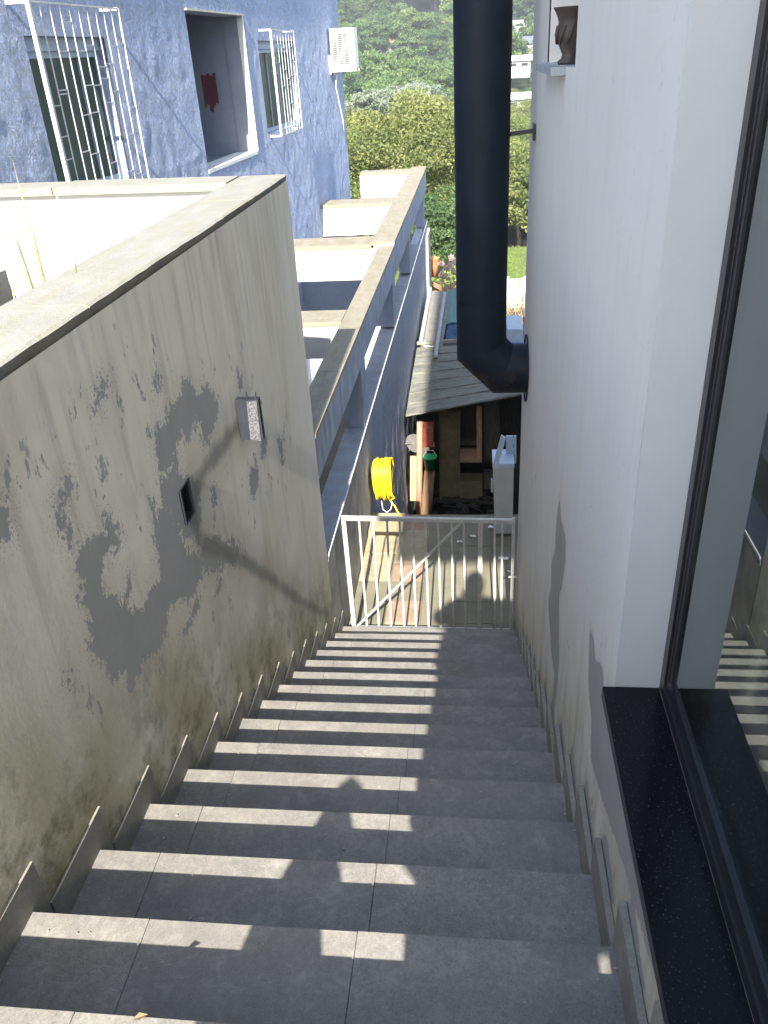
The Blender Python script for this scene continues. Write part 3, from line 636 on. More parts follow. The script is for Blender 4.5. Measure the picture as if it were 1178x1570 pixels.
P = np.array([list(BP)])[0] + SG.ravel()[:, None]*np.array(UD) + np.stack([0*SG.ravel(), 0*SG.ravel(), ZG.ravel()], 1) + rel.ravel()[:, None]*np.array(ND)
ns = len(ss); F = []
for j in range(len(zz)-1):
    for i in range(ns-1):
        sc_, zc = (ss[i]+ss[i+1])/2, (zz[j]+zz[j+1])/2
        if any(h[0] < sc_ < h[1] and h[2] < zc < h[3] for h in HO): continue
        F.append((j*ns+i, j*ns+i+1, (j+1)*ns+i+1, (j+1)*ns+i))
me = bpy.data.meshes.new('stucco_wall'); me.from_pydata((P - np.array(worldloc(bhz))).tolist(), [], F); me.update(); link('stucco_wall', me, m_blue, bhz, True)
bm = B()
prev = -10
for (a, b, c, d) in HO:
    bbox(bm, prev, a, -6, 3.2, -.22, -.016); bbox(bm, a, b, -6, c, -.22, -.016); bbox(bm, a, b, d, 3.2, -.22, -.016); prev = b
bbox(bm, prev, 4.44, -6, 3.2, -.22, -.016); obj('wall_core', bm, m_blue, bhz)
bm = B(); bbox(bm, 4.24, 4.43, -6, 3.2, -6, -.22); bbox(bm, -10, -9.8, -6, 3.2, -6, -.22); bbox(bm, -10, 4.45, 3.2, 3.35, -6.2, .25); bbox(bm, -9.8, 4.24, -6, 3.2, -6, -5.85)
obj('outer_shell', bm, m_blue, bhz)
bm = B(); bbox(bm, -9.8, 4.24, -1.15, -1.0, -5.85, -.22); bbox(bm, -9.8, 4.24, .9, 1.0, -5.85, -.22); bbox(bm, -3.9, -3.8, -1, .9, -5.85, -.22)
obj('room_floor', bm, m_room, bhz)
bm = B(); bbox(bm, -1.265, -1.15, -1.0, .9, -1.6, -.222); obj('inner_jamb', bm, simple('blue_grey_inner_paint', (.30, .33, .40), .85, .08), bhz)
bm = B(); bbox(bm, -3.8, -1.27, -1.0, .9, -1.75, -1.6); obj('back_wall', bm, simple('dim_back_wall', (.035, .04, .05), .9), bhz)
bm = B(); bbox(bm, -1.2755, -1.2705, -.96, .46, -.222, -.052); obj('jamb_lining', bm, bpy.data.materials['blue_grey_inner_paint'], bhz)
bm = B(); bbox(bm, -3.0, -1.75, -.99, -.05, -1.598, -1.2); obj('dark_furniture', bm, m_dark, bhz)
bm = B(); bbox(bm, -3.06, -1.27, -1.0, -.965, -.25, .01); obj('door_sill', bm, m_wpaint, bhz, bevel=.004)
bm = B(); bbox(bm, -1.285, -1.262, -.965, .465, -.05, .022); obj('lit_jamb_edge', bm, m_wpaint, bhz)  # white strip painted in for the sunlit line on the far jamb
bm = B(); bbox(bm, -3.07, -1.26, .466, .485, -.03, .03); obj('door_lintel_strip', bm, simple('rough_light_edge', (.5, .48, .42), .8), bhz)
# red cloth hung inside
bm = B()
cs = [bp(-2.0 + .016*i, 0, -.32 + .012*math.sin(i*.9)) for i in range(30)]
a_ = [bm.verts.new(c + Vector((0, 0, -.10 + .015*math.sin(i*.5)))) for i, c in enumerate(cs)]; b_ = [bm.verts.new(c + Vector((.0, 0, -.44 + .05*math.sin(i*.31)))) for i, c in enumerate(cs)]
for i in range(29): bm.faces.new((a_[i], a_[i+1], b_[i+1], b_[i]))
bmesh.ops.solidify(bm, geom=bm.faces[:], thickness=.006)
tag(obj('red_cloth', bm, simple('red_cloth', (.08, .009, .015), .9)), 'red cloth hanging in the dark doorway of the blue house', 'cloth')
def window(h, mull):
    a, b, c, d = h
    wn = bpy.data.objects.new('window', None); C.objects.link(wn); wn.parent = bhz; wn.location = bp(a, c) - worldloc(bhz)
    mw = bpy.data.materials.get('blue_window_frame') or simple('blue_window_frame', (.35, .42, .52), .5, .1)
    for (s0, s1, z0, z1) in ((a+.005, a+.05, c+.005, d-.09), (b-.05, b-.005, c+.005, d-.09), (a+.05, b-.05, c+.005, c+.05), (a+.05, b-.05, d-.13, d-.09)):
        t = B(); bbox(t, s0, s1, z0, z1, -.12, -.07); obj('frame', t, mw, wn)
    t = B(); bbox(t, a+.002, b-.002, d-.088, d-.002, -.14, -.05); obj('roller_box', t, mw, wn)
    n = mull
    for i in range(n):
        s0 = a + .05 + (b-a-.1)*i/n; s1 = a + .05 + (b-a-.1)*(i+1)/n
        t = B(); bbox(t, s0+.012, s1-.012, c+.052, d-.132, -.105+.012*(i % 2), -.10+.012*(i % 2)); obj('glass_pane', t, m_winglass, wn)
        t = B(); bbox(t, s1-.011, s1+.011, c+.052, d-.132, -.112, -.085) if i < n-1 else bbox(t, s0-.004, s0+.006, c+.052, d-.132, -.112, -.085); obj('mullion', t, mw, wn)
    return wn
window(HO[0], 4); window(HO[2], 3)
m_grill = simple('aged_white_grill_paint', (.50, .50, .50), .6, .2, 20)
def grill(s0, s1, z0, z1, p, nb_, seed, thick_first):
    rr = random.Random(seed)
    gr = bpy.data.objects.new('window_grill', None); C.objects.link(gr); gr.parent = bhz; gr.location = bp(s0, z0) - worldloc(bhz)
    def gb2(name, a, b, w_, m=None): m = m or m_grill; t = B(); bar(t, a, b, w_); obj(name, t, m, gr)
    def _unused(name, a, b, w_, m=m_wpaint): t = B(); bar(t, a, b, w_); obj(name, t, m, gr)
    gb2('rail', bp(s0, z1, p), bp(s1, z1, p), .012); gb2('rail', bp(s0, z0, p), bp(s1, z0, p), .014)
    xs = [s0 + (s1-s0)*i/nb_ for i in range(nb_+1)]
    for i, s in enumerate(xs):
        gb2('bar', bp(s, z0, p), bp(s, z1, p), (.028 if i == 0 and thick_first else .018 if i in (0, nb_) else .0075))
    for i in range(nb_):
        for z in sorted(rr.uniform(z0+.1, z1-.1) for _ in range(3 if nb_ > 6 else 4)):
            gb2('tie', bp(xs[i], z, p), bp(xs[i+1], z, p), .007)
    for z in (z0, z1):
        for s in (s0, s1): gb2('wall_bracket', bp(s, z, .0), bp(s, z, p), .022)
    if True:
        for z in (z0, z1):
            pass
grill(-6.22, -4.90, -.88, .41, .15, 10, 3, True)
grill(-.60, .53, -.86, .33, .15, 8, 5, True)
# air conditioner near the corner
ac = empty('air_conditioner', bp(3.2, -.19, .2), 'white air conditioner unit bracketed high on the blue house corner', 'air conditioner')
a0, a1 = bp(3.35, 0, .03), bp(3.35, 0, .48)
def acbox(name, s0, s1, z0, z1, o0, o1, m, bev=0): t = B(); bbox(t, s0, s1, z0, z1, o0, o1); return obj(name, t, m, ac, bevel=bev)
S0 = 3.40
acbox('casing', S0, S0+.30, -.19, .40, .04, .45, m_wpaint, .012)
t = B()
acbox('fan_opening', S0-.004, S0-.001, -.14, .34, .075, .36, m_dark)
for i in range(17):
    z = -.13 + i*.028; acbox('louvre', S0-.016, S0-.005, z, z+.009, .072, .363, m_wpaint)
for o in (.07, .165, .26, .355): acbox('grille_bar', S0-.02, S0-.017, -.145, .345, o-.006, o+.006, m_wpaint)
acbox('wall_bracket', S0, S0+.03, -.23, -.20, .0, .46, m_wpaint); acbox('wall_bracket', S0+.26, S0+.29, -.23, -.20, .0, .46, m_wpaint)
acbox('wall_bracket', S0-.03, S0, -.26, .02, .0, .03, m_wpaint)
t = B(); tube(t, [bp(S0+.1, -.2, .1), bp(S0+.25, -.45, .03), bp(S0+.7, -1.0, .02), bp(S0+.75, -1.25, .02)], .012, 8); obj('drain_hose', t, m_wpaint, ac, True)

# ------------------------------------------------------------------ coil of yellow hose
hc = empty('hose_coil', (-.95, 7.1, -3.96), 'coil of bright yellow hose hung on the blue grey wall behind the gate', 'hose')
bm = B()
pts = []; rr = random.Random(2); N = 15
for i in range(N):
    x = -1.005 + .165*i/(N-1) + rr.uniform(-.006, .006); ry = .135 + rr.uniform(-.02, .02); rz = .20 + rr.uniform(-.03, .035); zc = -3.66 + (.20 - rz)*.8 + rr.uniform(-.01, .01)
    for k in range(28):
        a = 2*math.pi*k/28 + 1.57; pts.append((x + .165/(N-1)*k/28 + .004*math.sin(a*2+i), 7.1 + ry*math.cos(a), zc + rz*math.sin(a)))
tube(bm, pts, .0095, 6); obj('hose_loops', bm, m_yel, hc, True)
bm = B(); tube(bm, [(-.86, 6.98, -3.74), (-.80, 6.99, -3.82), (-.845, 6.985, -3.85), (-.80, 6.96, -3.90), (-.76, 6.93, -3.97), (-.70, 6.90, -4.035)], .009, 6); obj('hose_end', bm, m_yel, hc, True)
bm = B(); tube(bm, [(-.93, 6.96, -3.84), (-.92, 6.95, -3.93), (-.88, 6.94, -3.96), (-.84, 6.95, -3.93), (-.82, 6.96, -3.85)], .004, 6); obj('hose_loop', bm, m_wpaint, hc, True)
bm = B(); tube(bm, [(-1.04, 7.1, -3.56), (-.815, 7.1, -3.56)], .05, 16); obj('hub', bm, m_dark, hc, True)
bm = B(); tube(bm, [(-.835, 7.1, -3.62), (-.81, 7.1, -3.62)], .085, 20); obj('hub', bm, simple('brown_hub', (.10, .06, .04), .7), hc, True)

t = B(); box(t, 1.75, 1.95, 5.34, 17.5, -6.8, -1.6)  # unseen wall, added to keep sky light off the yard and shed
tag(obj('sky_block_wall', t, m_rwall2), 'unseen grey wall added to cut the open sky over the yard', 'wall')
# ------------------------------------------------------------------ shed at the bottom
sh = empty('shed', (-.2, 12, -6.35), 'low dark shed under a mossy corrugated roof at the bottom of the alley', 'shed')
GZ = -6.35
def strip(name, parent, corners, mat, th=.03, n=1, wave=0, overlap=0):
    """sheet between two edges: corners = front-left, front-right, back-right, back-left"""
    fl_, fr, br, bl = [Vector(c) for c in corners]; t = B(); K = 22
    rows = []
    for j in range(2):
        a, b = (fl_, fr) if j == 0 else (bl, br)
        rows.append([a.lerp(b, i/K) for i in range(K+1)])
    top = [[t.verts.new(p + Vector((0, 0, wave*math.sin(i*2.4)))) for i, p in enumerate(r)] for r in rows]
    bot = [[t.verts.new(p + Vector((0, 0, wave*math.sin(i*2.4) - th))) for i, p in enumerate(r)] for r in rows]
    for i in range(K):
        t.faces.new((top[0][i], top[0][i+1], top[1][i+1], top[1][i])); t.faces.new((bot[0][i+1], bot[0][i], bot[1][i], bot[1][i+1]))
        t.faces.new((bot[0][i], bot[0][i+1], top[0][i+1], top[0][i])); t.faces.new((top[1][i], top[1][i+1], bot[1][i+1], bot[1][i]))
    t.faces.new((bot[0][0], top[0][0], top[1][0], bot[1][0])); t.faces.new((top[0][K], bot[0][K], bot[1][K], top[1][K]))
    return obj(name, t, mat, parent)
FL, FR = at(620, 638, 10.9), at(800, 605, 10.9); BL, BR = at(640, 533, 13.3), at(800, 522, 13.3)
FR = FL + (FR-FL)*1.6; BR = BL + (BR-BL)*1.6; FL.x = max(FL.x, -1.02); BL.x = -1.0
n = 7
for i in range(n):
    f0, f1 = i/n, (i+1)/n + .015
    lift = Vector((0, 0, .012*(n-i)*0 + (.012 if i % 2 else 0)))
    dz0 = Vector((0, 0, .018)); a = FL.lerp(BL, f0) + dz0; b = FR.lerp(BR, f0) + dz0; c = FR.lerp(BR, min(1, f1)); d = FL.lerp(BL, min(1, f1))
    strip('roof_board', sh, (a, b, c, d), m_shed, .028, wave=.003)
t = B(); bar(t, BL + Vector((.0, .05, .06)), BR + Vector((0, .05, .06)), .05, .05); obj('ridge_batten', t, m_greysheet, sh)
t = B(); box(t, -1.02, 1.6, 12.9, 13.0, GZ, -4.6); obj('back_wall', t, m_greywood, sh)
t = B(); box(t, 1.35, 1.45, 10.9, 13, GZ, -4.7); obj('side_wall', t, m_greywood, sh)
def px_box(name, mat, parent, u0, v0, u1, v1, Y, th=.04, bev=0):
    a, b = at(u0, v0, Y), at(u1, v0, Y); c, d = at(u1, v1, Y), at(u0, v1, Y); k = Vector((0, th, 0)); t = B()
    hexa(t, [d, c, c + k, d + k, a, b, b + k, a + k]); return obj(name, t, mat, parent, bevel=bev)
m_board = simple('dim_yellow_board', (.20, .17, .10), .85, .3, 4)
px_box('board', m_board, sh, 674, 630, 706, 768, 11.6, .05); px_box('frame_board', m_wood, sh, 731, 622, 739, 708, 11.3, .05); px_box('shelf_edge', m_wood, sh, 705, 704, 739, 709, 11.25, .4)
px_box('panel', m_greywood, sh, 742, 600, 766, 705, 11.8, .05); px_box('block_row', m_board, sh, 705, 738, 740, 764, 11.5, .3); px_box('block_row', m_greywood, sh, 742, 728, 757, 750, 11.7, .2)
px_box('step_board', m_greywood, sh, 690, 676, 731, 683, 12.0, .3); px_box('step_board', m_greywood, sh, 690, 690, 731, 697, 12.2, .3)
def px_tube(name, mat, u0, v0, u1, v1, Y, r, parent=None, n=10, r2=None, Y2=None):
    t = B(); tube(t, [at(u0, v0, Y), at((u0+u1)/2 + .5, (v0+v1)/2, (Y+(Y2 or Y))/2), at(u1, v1, Y2 or Y)], [r, (r+(r2 or r))/2, r2 or r], n); return obj(name, t, mat, parent, True)
tag(px_tube('wood_post', m_pinkwood, 644, 647, 642, 806, 10.75, .045), 'tall reddish wooden post standing at the front of the shed', 'post')
tag(px_tube('log', m_wood, 659, 722, 651, 806, 10.7, .08, r2=.095), 'short pale log standing right of the reddish post', 'log')
tag(px_box('leaning_plank', m_lighttile, None, 629, 700, 643, 768, 10.85, .03), 'pale leaning plank between the wall and the reddish post', 'plank')
tag(px_box('red_box', m_red, None, 645, 656, 664, 686, 10.85, .22, .01), 'faded red box wedged behind the top of the reddish post', 'box')
gpail = empty('green_pail', at(660, 720, 10.6), 'green plastic pail hanging on the shed post', 'pail')
c = at(660, 719, 10.65); t = B(); lathe(t, c, [(.075, 0), (.10, .19), (.107, .19), (.107, .205), (.092, .205), (.07, .02)], 20); obj('pail_body', t, m_green, gpail, True)
t = B(); tube(t, [c + Vector((-.1, 0, .2)), c + Vector((-.05, 0, .3)), c + Vector((.05, 0, .3)), c + Vector((.1, 0, .2))], .005, 5); obj('handle', t, m_wpaint, gpail)
c = at(634, 680, 10.9); fan = empty('round_grey_disc', c, 'round grey wheel shape leaning on the wall left of the shed post', 'wheel')
t = B(); tube(t, [c + Vector((0, 0, 0)), c + Vector((.02, .03, 0))], .14, 22); obj('disc', t, simple('dull_grey_disc', (.16, .16, .155), .8, .3, 20), fan)
for i in range(6):
    a = i*math.pi/3; t = B(); bar(t, c + Vector((0, -.006, 0)), c + Vector((.13*math.cos(a), -.006, .13*math.sin(a))), .012, .006); obj('spoke', t, m_greysheet, fan)
# debris on the shed floor
rr = random.Random(11)
m_deb = simple('rubble', (.06, .055, .05), .9, .5, 20)
for i in range(34):
    u = rr.uniform(662, 756); v = rr.uniform(757, 790); d = pray(u, v); p = d * ((GZ + .03)/d.z); t = B()
    if i % 3: bar(t, p, p + Vector((rr.uniform(.1, .45), rr.uniform(-.2, .2), rr.uniform(0, .06))), rr.uniform(.015, .04)); nm, lb, ct = 'wood_scrap', 'loose stick lying on the dark shed floor', 'stick'
    else: bmesh.ops.create_icosphere(t, subdivisions=1, radius=rr.uniform(.03, .07), matrix=Matrix.Translation(p)); nm, lb, ct = 'rubble_stone', 'loose stone lying on the dark shed floor', 'stone'
    tag(obj(nm, t, m_deb), lb, ct, 'litter on the shed floor: ' + ct + 's')

# pale plastic cabinet with a raised slotted back by the right wall
pc = empty('plastic_cabinet', (.27, 6.75, PZ), 'pale grey plastic cabinet with slotted raised back at the right wall behind the gate', 'cabinet')
Yc = 6.62
def q(u, v, Y=Yc): return at(u, v, Y)
t = B(); f = [q(759, 818), q(786, 818), q(788, 717), q(756, 717)]; k = Vector((0, .26, 0)); hexa(t, [f[0], f[1], f[1]+k, f[0]+k, f[3], f[2], f[2]+k, f[3]+k]); 
for v in t.verts: v.co.z = max(v.co.z, PZ + .004)
obj('cabinet_body', t, m_pale, pc, bevel=.008)
t = B(); f = [q(755.5, 718), q(789, 718), q(789, 711), q(755.5, 711)]; k = Vector((0, .30, 0)); hexa(t, [f[0], f[1], f[1]+k, f[0]+k, f[3], f[2], f[2]+k, f[3]+k]); obj('cabinet_rim', t, m_pail, pc, bevel=.004)
t = B(); f = [q(757, 711), q(765, 711), q(776, 672), q(769, 668)]; k = Vector((0, .03, 0)); hexa(t, [f[0], f[1], f[1]+k, f[0]+k, f[3], f[2], f[2]+k, f[3]+k]); obj('slanted_panel', t, m_pail, pc)
for (u0, v0, u1, v1) in ((776, 669, 787, 711), (788, 669, 792, 711)): px_box('back_panel', m_pail, pc, u0, v0, u1, v1, Yc + .2, .02)
for v in (673, 688, 702): px_box('back_slat', m_pail, pc, 786.8, v, 788.4, v + 8, Yc + .2, .02)
px_box('side_strip', m_pale, pc, 753, 737, 756, 755, Yc, .05)

# roofs and things farther down
c0 = [at(645, 531, 13.4), at(678, 533, 13.4), at(692, 448, 16.4), at(660, 446, 16.4)]
gr = empty('grey_roof', (-.8, 15, -5.2), 'pale grey sheet roof with a turned up edge behind the shed roof', 'roof')
strip('roof_sheet', gr, c0, m_greysheet, .03, wave=.004)
t = B(); tube(t, [c0[0] + Vector((0, -.02, .05)), c0[0].lerp(c0[3], .5) + Vector((0, 0, .05)), c0[3] + Vector((0, 0, .05))], .035, 6); obj('edge_roll', t, m_beamwhite, gr)
t = B(); tube(t, [c0[0] + Vector((0, -.02, .05)), c0[0].lerp(c0[1], .5) + Vector((0, -.02, .0)), c0[1] + Vector((0, -.02, .05))], .03, 6); obj('edge_roll', t, m_beamwhite, gr)
t = B(); box(t, -1.0, 0.6, 13.5, 16.3, -6.8, -5.1); obj('base_wall', t, m_greywood, gr)
t = B(); tube(t, [at(668, 546, 12.7), at(682, 450, 15.8)], .038, 10); tag(obj('pale_tube', t, m_pale, None, True), 'long pale plastic tube lying across the shed and grey roofs', 'tube')
ts = empty('teal_sheets', at(695, 500, 15), 'stack of teal corrugated sheets left of the flue', 'roofing sheet')
for i in range(4):
    u = 683 + i*5; a = [at(u, 502 + i*2, 14.6), at(u + 7, 500 + i*2, 14.6), at(u + 8, 445, 16.3), at(u + 3, 447, 16.3)]
    a = [p + Vector((0, 0, .03*i)) for p in a]; strip('sheet', ts, a, m_teal, .01, wave=.006)
t = B(); a0 = [at(680, 528, 13.7), at(760, 526, 13.7), at(760, 498, 14.7), at(682, 498, 14.7)]
nn = 14; gv = [[t.verts.new(a0[0].lerp(a0[1], i/nn).lerp(a0[3].lerp(a0[2], i/nn), j/8) + Vector((0, 0, rr.uniform(-.03, .06)))) for i in range(nn+1)] for j in range(9)]
for j in range(8):
    for i in range(nn): t.faces.new((gv[j][i], gv[j][i+1], gv[j+1][i+1], gv[j+1][i]))
bmesh.ops.solidify(t, geom=t.faces[:], thickness=.01)
tag(obj('blue_tarp', t, m_tarp, None, True), 'crumpled blue tarpaulin between the shed roof and the teal sheets', 'tarpaulin')
tag(px_box('blue_crate', m_pail, None, 778, 505, 803, 528, 13.0, .8, .02), 'light blue box seen between the flue elbow and the white house', 'box')
tag(px_box('dark_crate', m_tarp, None, 774, 528, 806, 600, 12.9, .9, .02), 'dark blue drum shaped bin under the light blue box beside the flue', 'bin')
# orange pot, timber and blossoms
c = at(664, 414, 20.5); op = empty('orange_pot', c, 'tall orange terracotta pot at the end of the beam frame', 'pot')
t = B(); lathe(t, c, [(.10, -.15), (.14, .1), (.17, .28), (.18, .30), (.14, .30), (.1, .2)], 20); obj('pot_body', t, m_orange, op, True)
for i, (u0, v0, u1, v1) in enumerate(((656, 432, 682, 446), (656, 447, 676, 450), (660, 455, 676, 452))):
    t = B(); bar(t, at(u0, v0, 19.0), at(u1, v1, 19.4), .14, .10); tag(obj('timber', t, m_wood), ['upper orange brown timber leaning below the orange pot', 'middle brown timber below the orange pot', 'lowest brown timber resting on the grey roof end'][i], 'timber')
# white board fence right of the flue, grass beyond
wf = empty('white_fence', (1.4, 30, -8.6), 'sunlit whitewashed board fence seen right of the flue', 'fence')
for i in range(16):
    x = .25 + i*.16; t = B(); zt = -7.32 + rr.uniform(-.06, .05); dz = rr.uniform(-.02, .02)
    hexa(t, [(x, 30+dz, -9.1), (x+.14, 30+dz, -9.1), (x+.14, 30.03+dz, -9.1), (x, 30.03+dz, -9.1), (x+.01, 30+dz, zt), (x+.13, 30+dz, zt+.02), (x+.13, 30.03+dz, zt+.02), (x+.01, 30.03+dz, zt)])
    obj('fence_board', t, m_beamwhite, wf)
t = B(); box(t, .2, 2.9, 30.06, 30.12, -7.8, -7.7); obj('fence_rail', t, m_beamwhite, wf)

# ------------------------------------------------------------------ terrain
def tz(y):
    ks = [(-200, 6), (-20, -1.9), (-3, -2.0), (0, -2.7), (5, -5.4), (8, -6.4), (16, -6.9), (24, -8.0), (38, -9.0), (60, -11), (120, -12.5), (170, -9), (230, -3), (320, 9), (450, 32), (700, 95), (1100, 180), (1600, 240)]
    for (a, b), (c, d) in zip(ks, ks[1:]):
        if y <= c: return b + (d-b)*max(0, (y-a))/(c-a)
    return 240
def terrain(x, y):
    return tz(y) + (0 if y < 90 else min(1, (y-90)/200)*(6*math.sin(x*.013+1)+4*math.sin(x*.031+y*.01)))
m_forest = simple('forest_floor', (.025, .04, .012), .95, .5, .05, bump=.8, bdist=.3, bscale=.6)
m_ground = m_forest
yv = np.unique(np.concatenate([np.arange(-60, 60, 4.), np.arange(60, 300, 12.), np.arange(300, 1601, 50.)])); xv = np.unique(np.concatenate([np.arange(-600, -60, 45.), np.arange(-60, 61, 6.), np.arange(60, 601, 45.)]))
V = [(x, y, terrain(x, y) if not (abs(x) < 8 and -6 < y < 9) else terrain(x, y)) for y in yv for x in xv]; nx = len(xv)
F = [(j*nx+i, j*nx+i+1, (j+1)*nx+i+1, (j+1)*nx+i) for j in range(len(yv)-1) for i in range(nx-1)]
me = bpy.data.meshes.new('terrain'); me.from_pydata(V, [], F); me.update(); tag(link('terrain', me, m_forest, None, True), kind='structure')
t = B(); box(t, -1.03, 4, 7.07, 30, GZ - .4, GZ - .0)
for v in t.verts:
    if v.co.y > 20: v.co.z -= 2.25
tag(obj('shed_yard', t, m_earth), kind='structure')
m_grass = simple('bright_grass', (.12, .17, .035), .9, .3, 3, bump=.8, bdist=.05, bscale=9)
t = B(); hexa(t, [(-6, 32, -9.3), (8, 32, -9.3), (8, 43, -9.9), (-6, 43, -9.9), (-6, 32, -8.35), (8, 32, -8.35), (8, 43, -8.95), (-6, 43, -8.95)]); tag(obj('lawn', t, m_grass), kind='structure')
gx = rng.uniform(-1, 6, 9000); gy = rng.uniform(32, 43, 9000); V = []; F = []
for i in range(9000):
    z = -8.35 - (gy[i]-32)/11*.6; h = rng.uniform(.05, .16); a = rng.uniform(0, 3.14); dx, dy = .012*math.cos(a), .012*math.sin(a); b = len(V)
    V += [(gx[i]-dx, gy[i]-dy, z), (gx[i]+dx, gy[i]+dy, z), (gx[i]+rng.normal(0, .04), gy[i]+rng.normal(0, .04), z+h)]; F.append((b, b+1, b+2))
me = bpy.data.meshes.new('lawn_grass'); me.from_pydata(V, [], F); tag(link('lawn_grass', me, m_grass), 'short sunlit grass of the lawn beyond the fence', 'grass', kind='stuff')

# ------------------------------------------------------------------ trees
def mat_leaf(name, a, b, c_, trans=.35):
    s = NT(name); inf = s.n('ShaderNodeObjectInfo'); oc = s.tc.outputs['Object']
    at_ = s.attr('tint'); col = s.ramp(at_, [(0, a), (.5, b), (1, c_)])
    col = s.mix(s.math('MULTIPLY', inf.outputs['Random'], .45), col, tuple(x*y for x, y in zip(b, (.62, .85, .8))))
    s.set(s.p.inputs['Base Color'], col); s.p.inputs['Roughness'].default_value = .6; s.p.inputs['Specular IOR Level'].default_value = .25
    tr = s.n('ShaderNodeBsdfTranslucent'); s.l(s.mix(.4, col, (.25, .35, .03)), tr.inputs[0]); mx = s.n('ShaderNodeMixShader'); mx.inputs[0].default_value = trans
    s.l(s.p.outputs[0], mx.inputs[1]); s.l(tr.outputs[0], mx.inputs[2]); s.l(mx.outputs[0], s.o.inputs[0]); return s.m
L_green = mat_leaf('leaf_green', (0.073, 0.122, 0.037), (0.134, 0.201, 0.067), (0.244, 0.305, 0.110))
L_ochre = mat_leaf('leaf_olive_yellow', (.10, .12, .038), (.17, .19, .065), (.27, .275, .10))
L_dark = mat_leaf('leaf_dark', (0.043, 0.085, 0.034), (0.085, 0.140, 0.055), (0.171, 0.232, 0.098))
L_lime = mat_leaf('leaf_lime', (0.146, 0.207, 0.049), (0.244, 0.317, 0.085), (0.354, 0.415, 0.134))
L_rust = mat_leaf('leaf_rusty', (000.191, 000.120, 000.048), (000.323, 000.204, 000.084), (000.431, 000.310, 000.144))
L_silver = mat_leaf('leaf_silver', (.14, .17, .11), (.24, .27, .20), (.40, .42, .36))
L_pink = mat_leaf('blossom_pink', (.45, .12, .12), (.70, .42, .42), (.85, .78, .78))
m_bark = simple('bark', (.12, .10, .08), .9, .3, 6, bump=.6)
def crown_mesh(name, seed, nclump, per, leaf, rx, rz, mat, flat=.75):
    r = np.random.default_rng(seed); cl = []
    while len(cl) < nclump:
        p = r.uniform(-1, 1, 3); q_ = np.linalg.norm(p)
        if q_ > 1 or q_ < .45 or p[2] < -.55: continue
        cl.append(p * (1 + .18*r.normal()))
    cl = np.array(cl) * [rx, rx, rz]; cr = r.uniform(.20, .36, nclump) * rx
    ids = np.repeat(np.arange(nclump), per); n = len(ids); d = r.normal(size=(n, 3)); d /= np.linalg.norm(d, axis=1)[:, None]
    d[:, 2] = np.abs(d[:, 2])*.9 - .25*(r.random(n) < .4); rad = r.uniform(.55, 1.0, n)**.6
    P = cl[ids] + d * (cr[ids]*rad)[:, None] * [1, 1, flat]
    nrm = d*.6 + r.normal(size=(n, 3))*.7; nrm[:, 2] += .4; nrm /= np.linalg.norm(nrm, axis=1)[:, None]
    u = np.cross(nrm, r.normal(size=(n, 3))); u /= np.linalg.norm(u, axis=1)[:, None]; v = np.cross(nrm, u)
    s = leaf * r.uniform(.6, 1.3, n)[:, None]
    q4 = np.stack([P - u*s, P - v*s*.42 , P + u*s, P + v*s*.42], 1).reshape(-1, 3)
    q4[2::4] += nrm * s * -.15
    F = np.arange(4*n).reshape(-1, 4)
    me = bpy.data.meshes.new(name); me.vertices.add(4*n); me.vertices.foreach_set('co', q4.ravel()); me.loops.add(4*n); me.loops.foreach_set('vertex_index', F.ravel())
    me.polygons.add(n); me.polygons.foreach_set('loop_start', np.arange(n)*4); me.polygons.foreach_set('loop_total', np.full(n, 4)); me.update()
    ct = r.random(nclump); tint = np.clip(ct[ids]*.6 + r.random(n)*.4, 0, 1)
    me.attributes.new('tint', 'FLOAT', 'POINT').data.foreach_set('value', np.repeat(tint, 4).astype(np.float32)); me.materials.append(mat)
    return me
def trunk_mesh(name, seed, h, r0, rx):
    rr_ = random.Random(seed); t = B(); top = Vector((rr_.uniform(-.3, .3), rr_.uniform(-.3, .3), h))
    tube(t, [(0, 0, -.6), (rr_.uniform(-.1, .1), 0, h*.4), top], [r0, r0*.75, r0*.5], 8)
    for i in range(5):
        a = i*1.26 + rr_.uniform(-.3, .3); e = top + Vector((math.cos(a)*rx*.55, math.sin(a)*rx*.55, rr_.uniform(.25, .8)*rx))
        tube(t, [top - Vector((0, 0, h*.12*i/4)), (top + e)/2 + Vector((0, 0, .1*rx)), e], [r0*.45, r0*.28, r0*.1], 6)
    me = bpy.data.meshes.new(name); t.to_mesh(me); t.free(); me.materials.append(m_bark); return me
protos = {}
def proto(key, seed, nclump, per, leaf, rx, rz, mat, h, r0):
    protos[key] = (crown_mesh('crown', seed, nclump, per, leaf, rx, rz, mat), trunk_mesh('trunk', seed, h, r0, rx), h + rz*.45, rx)
proto('olive0', 1, 120, 400, .066, 3.0, 1.9, L_ochre, 2.6, .22); proto('olive1', 2, 120, 400, .066, 3.2, 1.8, L_ochre, 2.4, .22)
proto('green0', 3, 80, 130, .24, 4.2, 3.6, L_green, 3.5, .3); proto('green1', 4, 80, 130, .24, 4.0, 3.0, L_green, 3.0, .3); proto('dark0', 5, 80, 130, .24, 4.2, 3.8, L_dark, 3.5, .3)
proto('lime0', 6, 60, 110, .26, 3.4, 2.8, L_lime, 2.5, .25); proto('rust0', 7, 60, 110, .24, 3.2, 2.4, L_rust, 2.5, .25); proto('silver0', 8, 50, 90, .16, 2.2, 1.3, L_silver, 2.2, .15)
proto('near0', 9, 70, 220, .10, 2.2, 2.4, L_dark, 2.4, .2); proto('nearlime', 10, 60, 200, .085, 1.7, 1.5, L_lime, 1.5, .12); proto('shrub_y', 12, 50, 200, .06, 1.4, 1.2, L_ochre, .8, .08)
proto('dark1', 13, 90, 120, .24, 4.5, 3.6, L_dark, 3.2, .3)
